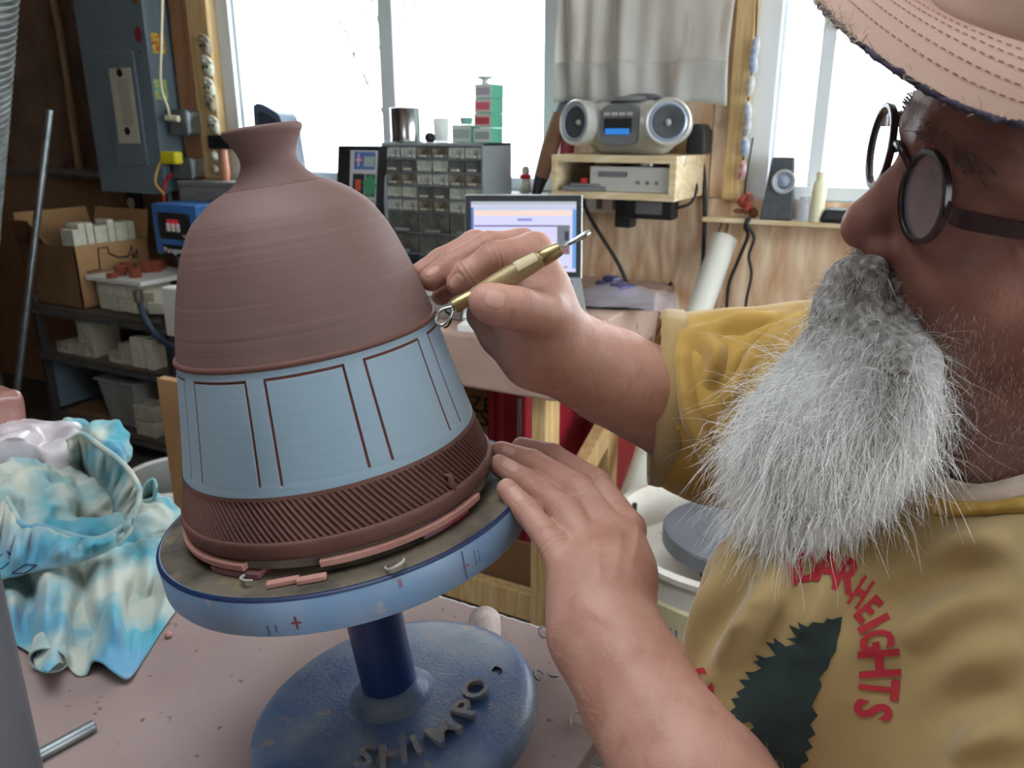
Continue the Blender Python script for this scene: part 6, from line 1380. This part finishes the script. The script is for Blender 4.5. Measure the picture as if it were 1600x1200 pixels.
def tone(P):
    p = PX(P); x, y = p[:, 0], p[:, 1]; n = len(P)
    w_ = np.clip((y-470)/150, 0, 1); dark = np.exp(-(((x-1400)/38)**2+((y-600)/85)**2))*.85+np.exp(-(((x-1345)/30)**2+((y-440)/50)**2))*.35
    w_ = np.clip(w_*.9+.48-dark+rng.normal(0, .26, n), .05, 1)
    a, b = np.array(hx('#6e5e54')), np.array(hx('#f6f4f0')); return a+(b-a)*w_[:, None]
cc = np.concatenate([tone(V)*.5, np.ones((len(V), 1))], 1)  # underlayer darkened to paint depth shade between the strands
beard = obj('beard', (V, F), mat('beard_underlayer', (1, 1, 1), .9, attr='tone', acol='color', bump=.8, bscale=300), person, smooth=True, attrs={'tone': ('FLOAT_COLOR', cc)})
fc = V[F].mean(1); fn = vnorm(V, F)[F[:, 0]]
rs = np.random.default_rng(21); pick = rs.integers(0, len(F), 19000)
w4 = rs.dirichlet([1, 1, 1, 1], 19000); roots = (V[F[pick]]*w4[..., None]).sum(1); nn_ = fn[pick]
PXr = PX(roots)
keep = (nn_@FWD) < .45; roots, nn_, PXr = roots[keep], nn_[keep], PXr[keep]
dn = nrm(D(1262, 815, .476)-D(1340, 545, .49))
dirs = nn_*.15+dn*.95+rs.normal(0, .24, roots.shape); dirs /= np.linalg.norm(dirs, axis=1)[:, None]
ln = np.clip(rs.normal(.034, .012, len(roots)), .010, .06)*np.clip((PXr[:, 1]-380)/200, .35, 1.0)*np.where((PXr[:, 0] > 1230) & (PXr[:, 1] > 690), .55, 1.0)
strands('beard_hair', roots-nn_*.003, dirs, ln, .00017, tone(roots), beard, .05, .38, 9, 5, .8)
# stray curls at the fringe
pk_ = rs.integers(0, len(roots), 900); d2 = nn_[pk_]*.9+dn*.5+rs.normal(0, .3, (900, 3)); d2 /= np.linalg.norm(d2, axis=1)[:, None]
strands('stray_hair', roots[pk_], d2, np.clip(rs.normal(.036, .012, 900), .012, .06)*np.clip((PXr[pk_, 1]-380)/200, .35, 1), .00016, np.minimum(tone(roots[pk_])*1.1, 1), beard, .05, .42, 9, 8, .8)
# moustache strands, stubble and eyebrow on the head surface
HV, HFc = HEADMESH; HN = vnorm(HV, HFc); hp_ = (HV-NA)@HM.T
def onhead(mask, n, seed):
    ids = np.where(mask)[0]; r_ = np.random.default_rng(seed); return r_.choice(ids, n)
mk = (hp_[:, 2] < -.061) & (hp_[:, 2] > -.083) & (np.abs(hp_[:, 0]) < .034) & (hp_[:, 1] > -.03)
i_ = onhead(mk, 2200, 3); d_ = HN[i_]*.45-HU*.9+np.outer(np.sign(hp_[i_, 0]), HR)*.25+rs.normal(0, .2, (len(i_), 3)); d_ /= np.linalg.norm(d_, axis=1)[:, None]
tt_ = np.clip(rs.normal(.45, .2, len(i_)), .1, .95); ca, cb = np.array(hx('#6c5a4e')), np.array(hx('#d6d0c6'))
strands('moustache_hair', HV[i_], d_, np.clip(rs.normal(.019, .005, len(i_)), .008, .03), .00022, ca+(cb-ca)*tt_[:, None], beard, .06, .15, 6, 31)
ck = (hp_[:, 2] < -.055) & (hp_[:, 1] < -.02) & (hp_[:, 1] > -.11) & (hp_[:, 0] < -.02) & (hp_[:, 2] > -.17)
i_ = onhead(ck, 5200, 4); keep = rs.random(len(i_)) < np.clip((-hp_[i_, 2]-.045)/.06, .05, 1); i_ = i_[keep]
d_ = HN[i_]*.7-HU*.7+HF*-.15+rs.normal(0, .3, (len(i_), 3)); d_ /= np.linalg.norm(d_, axis=1)[:, None]; tt_ = rs.random(len(i_))
strands('stubble', HV[i_]-HN[i_]*.0003, d_, np.clip(rs.normal(.0042, .0014, len(i_)), .002, .008), .00013, np.array(hx('#70584c'))+(np.array(hx('#cfc2b4'))-np.array(hx('#70584c')))*tt_[:, None], beard, .02, .12, 3, 41)
bk = (np.abs(np.abs(hp_[:, 0])-.033) < .022) & (np.abs(hp_[:, 2]-.016-.004*np.sin(np.abs(hp_[:, 0])*70)) < .0045) & (hp_[:, 1] > -.04)
i_ = onhead(bk, 420, 6); d_ = HN[i_]*.35+np.outer(np.sign(hp_[i_, 0]), HR)*.8+HU*.15+rs.normal(0, .18, (len(i_), 3)); d_ /= np.linalg.norm(d_, axis=1)[:, None]
eb = strands('eyebrow_hair', HV[i_], d_, np.clip(rs.normal(.010, .003, len(i_)), .004, .016)*np.where(hp_[i_, 0] > 0, .5, 1.0), .00018, np.array(hx('#6a5a52'))+(np.array(hx('#9c9088'))-np.array(hx('#6a5a52')))*rs.random(len(i_))[:, None], person, .02, .12, 4, 51)
nk2 = (hp_[:, 1] < -.075) & (hp_[:, 2] > -.075) & (hp_[:, 2] < .075) & ((hp_[:, 1] < -.118) | (hp_[:, 2] > .0)) & (np.abs(hp_[:, 0]) < .09)
i_ = onhead(nk2, 3500, 8); d_ = HN[i_]*.3-HU*.9-HF*.25+rs.normal(0, .15, (len(i_), 3)); d_ /= np.linalg.norm(d_, axis=1)[:, None]
strands('short_hair', HV[i_], d_, np.clip(rs.normal(.016, .004, len(i_)), .006, .026), .00022, np.array(hx('#6a5e56'))+(np.array(hx('#b8b0a8'))-np.array(hx('#6a5e56')))*rs.random(len(i_))[:, None], person, .04, .1, 4, 81)
# pale arm hair
for (AV_, AF_, cen, ax_, n, sd) in ((RH[0], RH[1], (EL+wr)/2, wr-EL, 1500, 61), (LH[0], LH[1], (EL2+wr2)/2, wr2-EL2, 1100, 62)):
    N_ = vnorm(AV_, AF_); t = ((AV_-cen)@nrm(ax_))/np.linalg.norm(ax_); ids = np.where((np.abs(t) < .52))[0]; i_ = np.random.default_rng(sd).choice(ids, n)
    d_ = N_[i_]*.5+nrm(ax_)*.7+rs.normal(0, .25, (n, 3)); d_ /= np.linalg.norm(d_, axis=1)[:, None]
    strands('arm_hair', AV_[i_], d_, np.clip(rs.normal(.010, .003, n), .004, .016), .00006, np.array(hx('#b08a68'))+(np.array(hx('#d8c4a4'))-np.array(hx('#b08a68')))*rs.random(n)[:, None], person, .02, .1, 4, sd)
# ---- cap
CAPM = mat('faded_cap_cotton', hx('#b09182'), .9, col2=hx('#a48678'), scale=14, lo=.35, hi=.7, col3=hx('#bc9c8c'), scale3=7, lo3=.5, hi3=.8, bump=.25, bscale=500, bdist=.0006)
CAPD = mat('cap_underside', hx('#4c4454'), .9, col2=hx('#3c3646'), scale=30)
cap = obj('cap', G().grid(np.array([[hl(.084*math.sin(p)*math.sin(t), -.093+.106*math.cos(p)*math.sin(t), .070+.085*math.cos(t)) for p in np.linspace(0, 2*np.pi, 48, endpoint=False)] for t in np.linspace(.02, math.pi/2, 16)]), cv=True), CAPM, person, smooth=True, solid=.003)
def brim(w_, ph): # w_ 0 at the crown, 1 at the outer edge
    i = (.078*math.sin(ph), -.085+.096*math.cos(ph), .074)
    o = (.086*math.sin(ph), -.012+.080*math.cos(ph), .072-.021*math.sin(ph)**2)
    q = [a+(b-a)*w_ for a, b in zip(i, o)]; return hl(q[0], q[1], q[2]+.006*math.sin(math.pi*w_)*math.cos(ph))
PHI = np.linspace(-1.5, 1.5, 60)
BT = np.array([[brim(w_, p) for w_ in np.linspace(0, 1, 14)] for p in PHI])
br_ = obj('brim', G().grid(BT), CAPM, cap, smooth=True)
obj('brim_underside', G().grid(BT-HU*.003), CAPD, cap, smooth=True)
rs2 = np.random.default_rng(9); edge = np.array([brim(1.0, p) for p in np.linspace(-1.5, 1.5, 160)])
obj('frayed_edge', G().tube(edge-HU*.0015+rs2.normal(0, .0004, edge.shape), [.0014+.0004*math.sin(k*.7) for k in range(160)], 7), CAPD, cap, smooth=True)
STI = mat('rust_thread', hx('#a06458'), .8)
sg_ = G()
for wv in (.82, .68, .54, .42, .30):
    for p in np.arange(-1.45, 1.45, .05):
        sg_.tube([brim(wv, p)+HU*.0006, brim(wv, p+.03)+HU*.0006], .00026, 4)
obj('stitching', sg_, STI, cap)
n = 260; ph = np.concatenate([rs2.uniform(-.5, .35, 170), rs2.uniform(-1.4, .9, 90)]); rt = np.array([brim(1.0, p) for p in ph]); d_ = HF*.5+rs2.normal(0, .7, (n, 3)); d_ /= np.linalg.norm(d_, axis=1)[:, None]
strands('frayed_thread', rt, d_, rs2.uniform(.003, .011, n), .00022, np.array(hx('#cdb8a4'))*np.ones((n, 1)), cap, .05, .4, 5, 71)
# ---- tool
TLM = mat('brass', hx('#a8966a'), .32, .8, col2=hx('#948258'), scale=30); TLW = mat('wooden_grip', hx('#a08a66'), .45, .3, col2=hx('#8c7654'), scale=30)
t0, t1 = D(709, 479, .598), D(874, 389, .602); tv = nrm(t1-t0); Lt = np.linalg.norm(t1-t0)
tool = thing('trimming_tool', 'brass and wood trimming tool with steel tips held against the pot', 'tool', t0)
obj('grip', G().lathe([(.0045, .16*Lt), (.0058, .2*Lt), (.0074, .42*Lt), (.0078, .55*Lt), (.0070, .74*Lt), (.0060, .83*Lt)], t0, tv, n=28), TLW, tool, smooth='auto')
obj('ferrule', G().lathe([(.0, 0), (.0052, 0), (.0056, .004), (.0056, .17*Lt), (.0048, .19*Lt), (.0046, .2*Lt)], t0, tv, n=28), TLM, tool, smooth='auto')
obj('ferrule', G().lathe([(.0060, .82*Lt), (.0066, .83*Lt), (.0064, .93*Lt), (.0052, 1.0*Lt), (.0, 1.0*Lt)], t0, tv, n=28), TLM, tool, smooth='auto')
obj('grip_label', G().lathe([(.0081, .60*Lt), (.0078, .70*Lt), (.0074, .79*Lt)], t0, tv, n=20, ref=-FWD, t0=-1.2, t1=.1), mat('grip_paper', hx('#c8b894'), .6), tool, smooth=True)
obj('steel_tip', G().tube([t1, t1+tv*.012, t1+tv*.020, t1+tv*.027], [.0014, .0017, .0024, .0022], 10), MT['chrome'], tool, smooth=True)
lp_ = t0-tv*.004; e1_ = nrm(np.cross(tv, FWD)); 
obj('loop_blade', G().tube(bez([lp_+tv*.004, lp_-tv*.006+e1_*.002, lp_-tv*.013-e1_*.002, lp_-tv*.011-e1_*.008, lp_-tv*.003-e1_*.006, lp_+tv*.003-e1_*.001], 30), .0014, 8), MT['chrome'], tool, smooth=True)
q0 = D(703, 492, .6); obj('clay_curl', G().tube(bez([D(695, 486, .598), D(703, 492, .599), D(704, 502, .600), D(699, 510, .601), D(693, 512, .602)], 20), [.0009, .0011, .0009, .0006], 6), MT['dark'], smooth=True, label='thin dark clay curl hanging from the tip of the trimming tool', cat='clay trimming')
# ---- glasses
gl = thing('eyeglasses', 'round dark-framed glasses on the potter\'s nose', 'glasses', hl(0, 0, -.01))
FRM = mat('dark_tortoise', hx('#2a2228'), .25, col2=hx('#3c2426'), scale=40, spec=.6)
def lensring(m_):
    c = hl(m_*.0335, .0025+.002*m_, -.009); tl = nrm(HR+HF*(-.10*m_)); up_ = nrm(HU+HF*.06)
    return c, tl, up_, [c+tl*.0225*math.cos(a)+up_*.0225*math.sin(a) for a in np.linspace(0, 2*np.pi, 56, endpoint=False)]
for m_ in (-1, 1):
    c, tl, up_, rg = lensring(m_)
    nl = np.cross(tl, up_); sec = []
    for p in rg:
        rd = nrm(p-c); sec.append([p+rd*.0016+nl*.002, p+rd*.0022-nl*.0022, p-rd*.0012-nl*.0022, p-rd*.0012+nl*.002])
    fo = obj('lens_rim', G().grid(np.array(sec), cu=True, cv=True), FRM, gl, bevel=.0006, smooth='auto')
    PPl = [[c+(p-c)*q+nl*(.0016*(1-q*q)) for p in rg] for q in (.05, .4, .7, .97)]
    obj('lens', G().grid(np.array(PPl), cv=True), mat('lens_glass', hx('#c8d0dc'), .04, alpha=.22, spec=.9), fo, smooth=True)
    h0 = hl(m_*.0590, -.0005, -.003); h1 = hl(m_*.0675, -.008, -.004); h2 = hl(m_*.073, -.055, -.006); h3 = hl(m_*.079, -.100, -.002); h4 = hl(m_*.079, -.118, -.020)
    pth = bez([h0, h1, h2, h3, h4], 40); ht = np.interp(np.linspace(0, 1, len(pth)), [0, .2, .6, 1], [.0042, .0046, .0038, .003])
    obj('temple_arm', G().grid(np.array([[p+HU*h+HR*.0014, p+HU*h-HR*.0014, p-HU*h-HR*.0014, p-HU*h+HR*.0014] for p, h in zip(pth, ht)]), cv=True), FRM, gl, smooth='auto')
    obj('hinge', G().box(hl(m_*.0650, -.005, -.004), (.003, .005, .006), HM), MT['chrome'], gl, bevel=.0005)
obj('bridge', G().tube(bez([hl(-.0125, .0035, -.002), hl(-.007, .007, .003), hl(0, .008, .0045), hl(.007, .007, .003), hl(.0125, .0045, -.002)], 20), .0024, 8), FRM, gl, smooth=True)
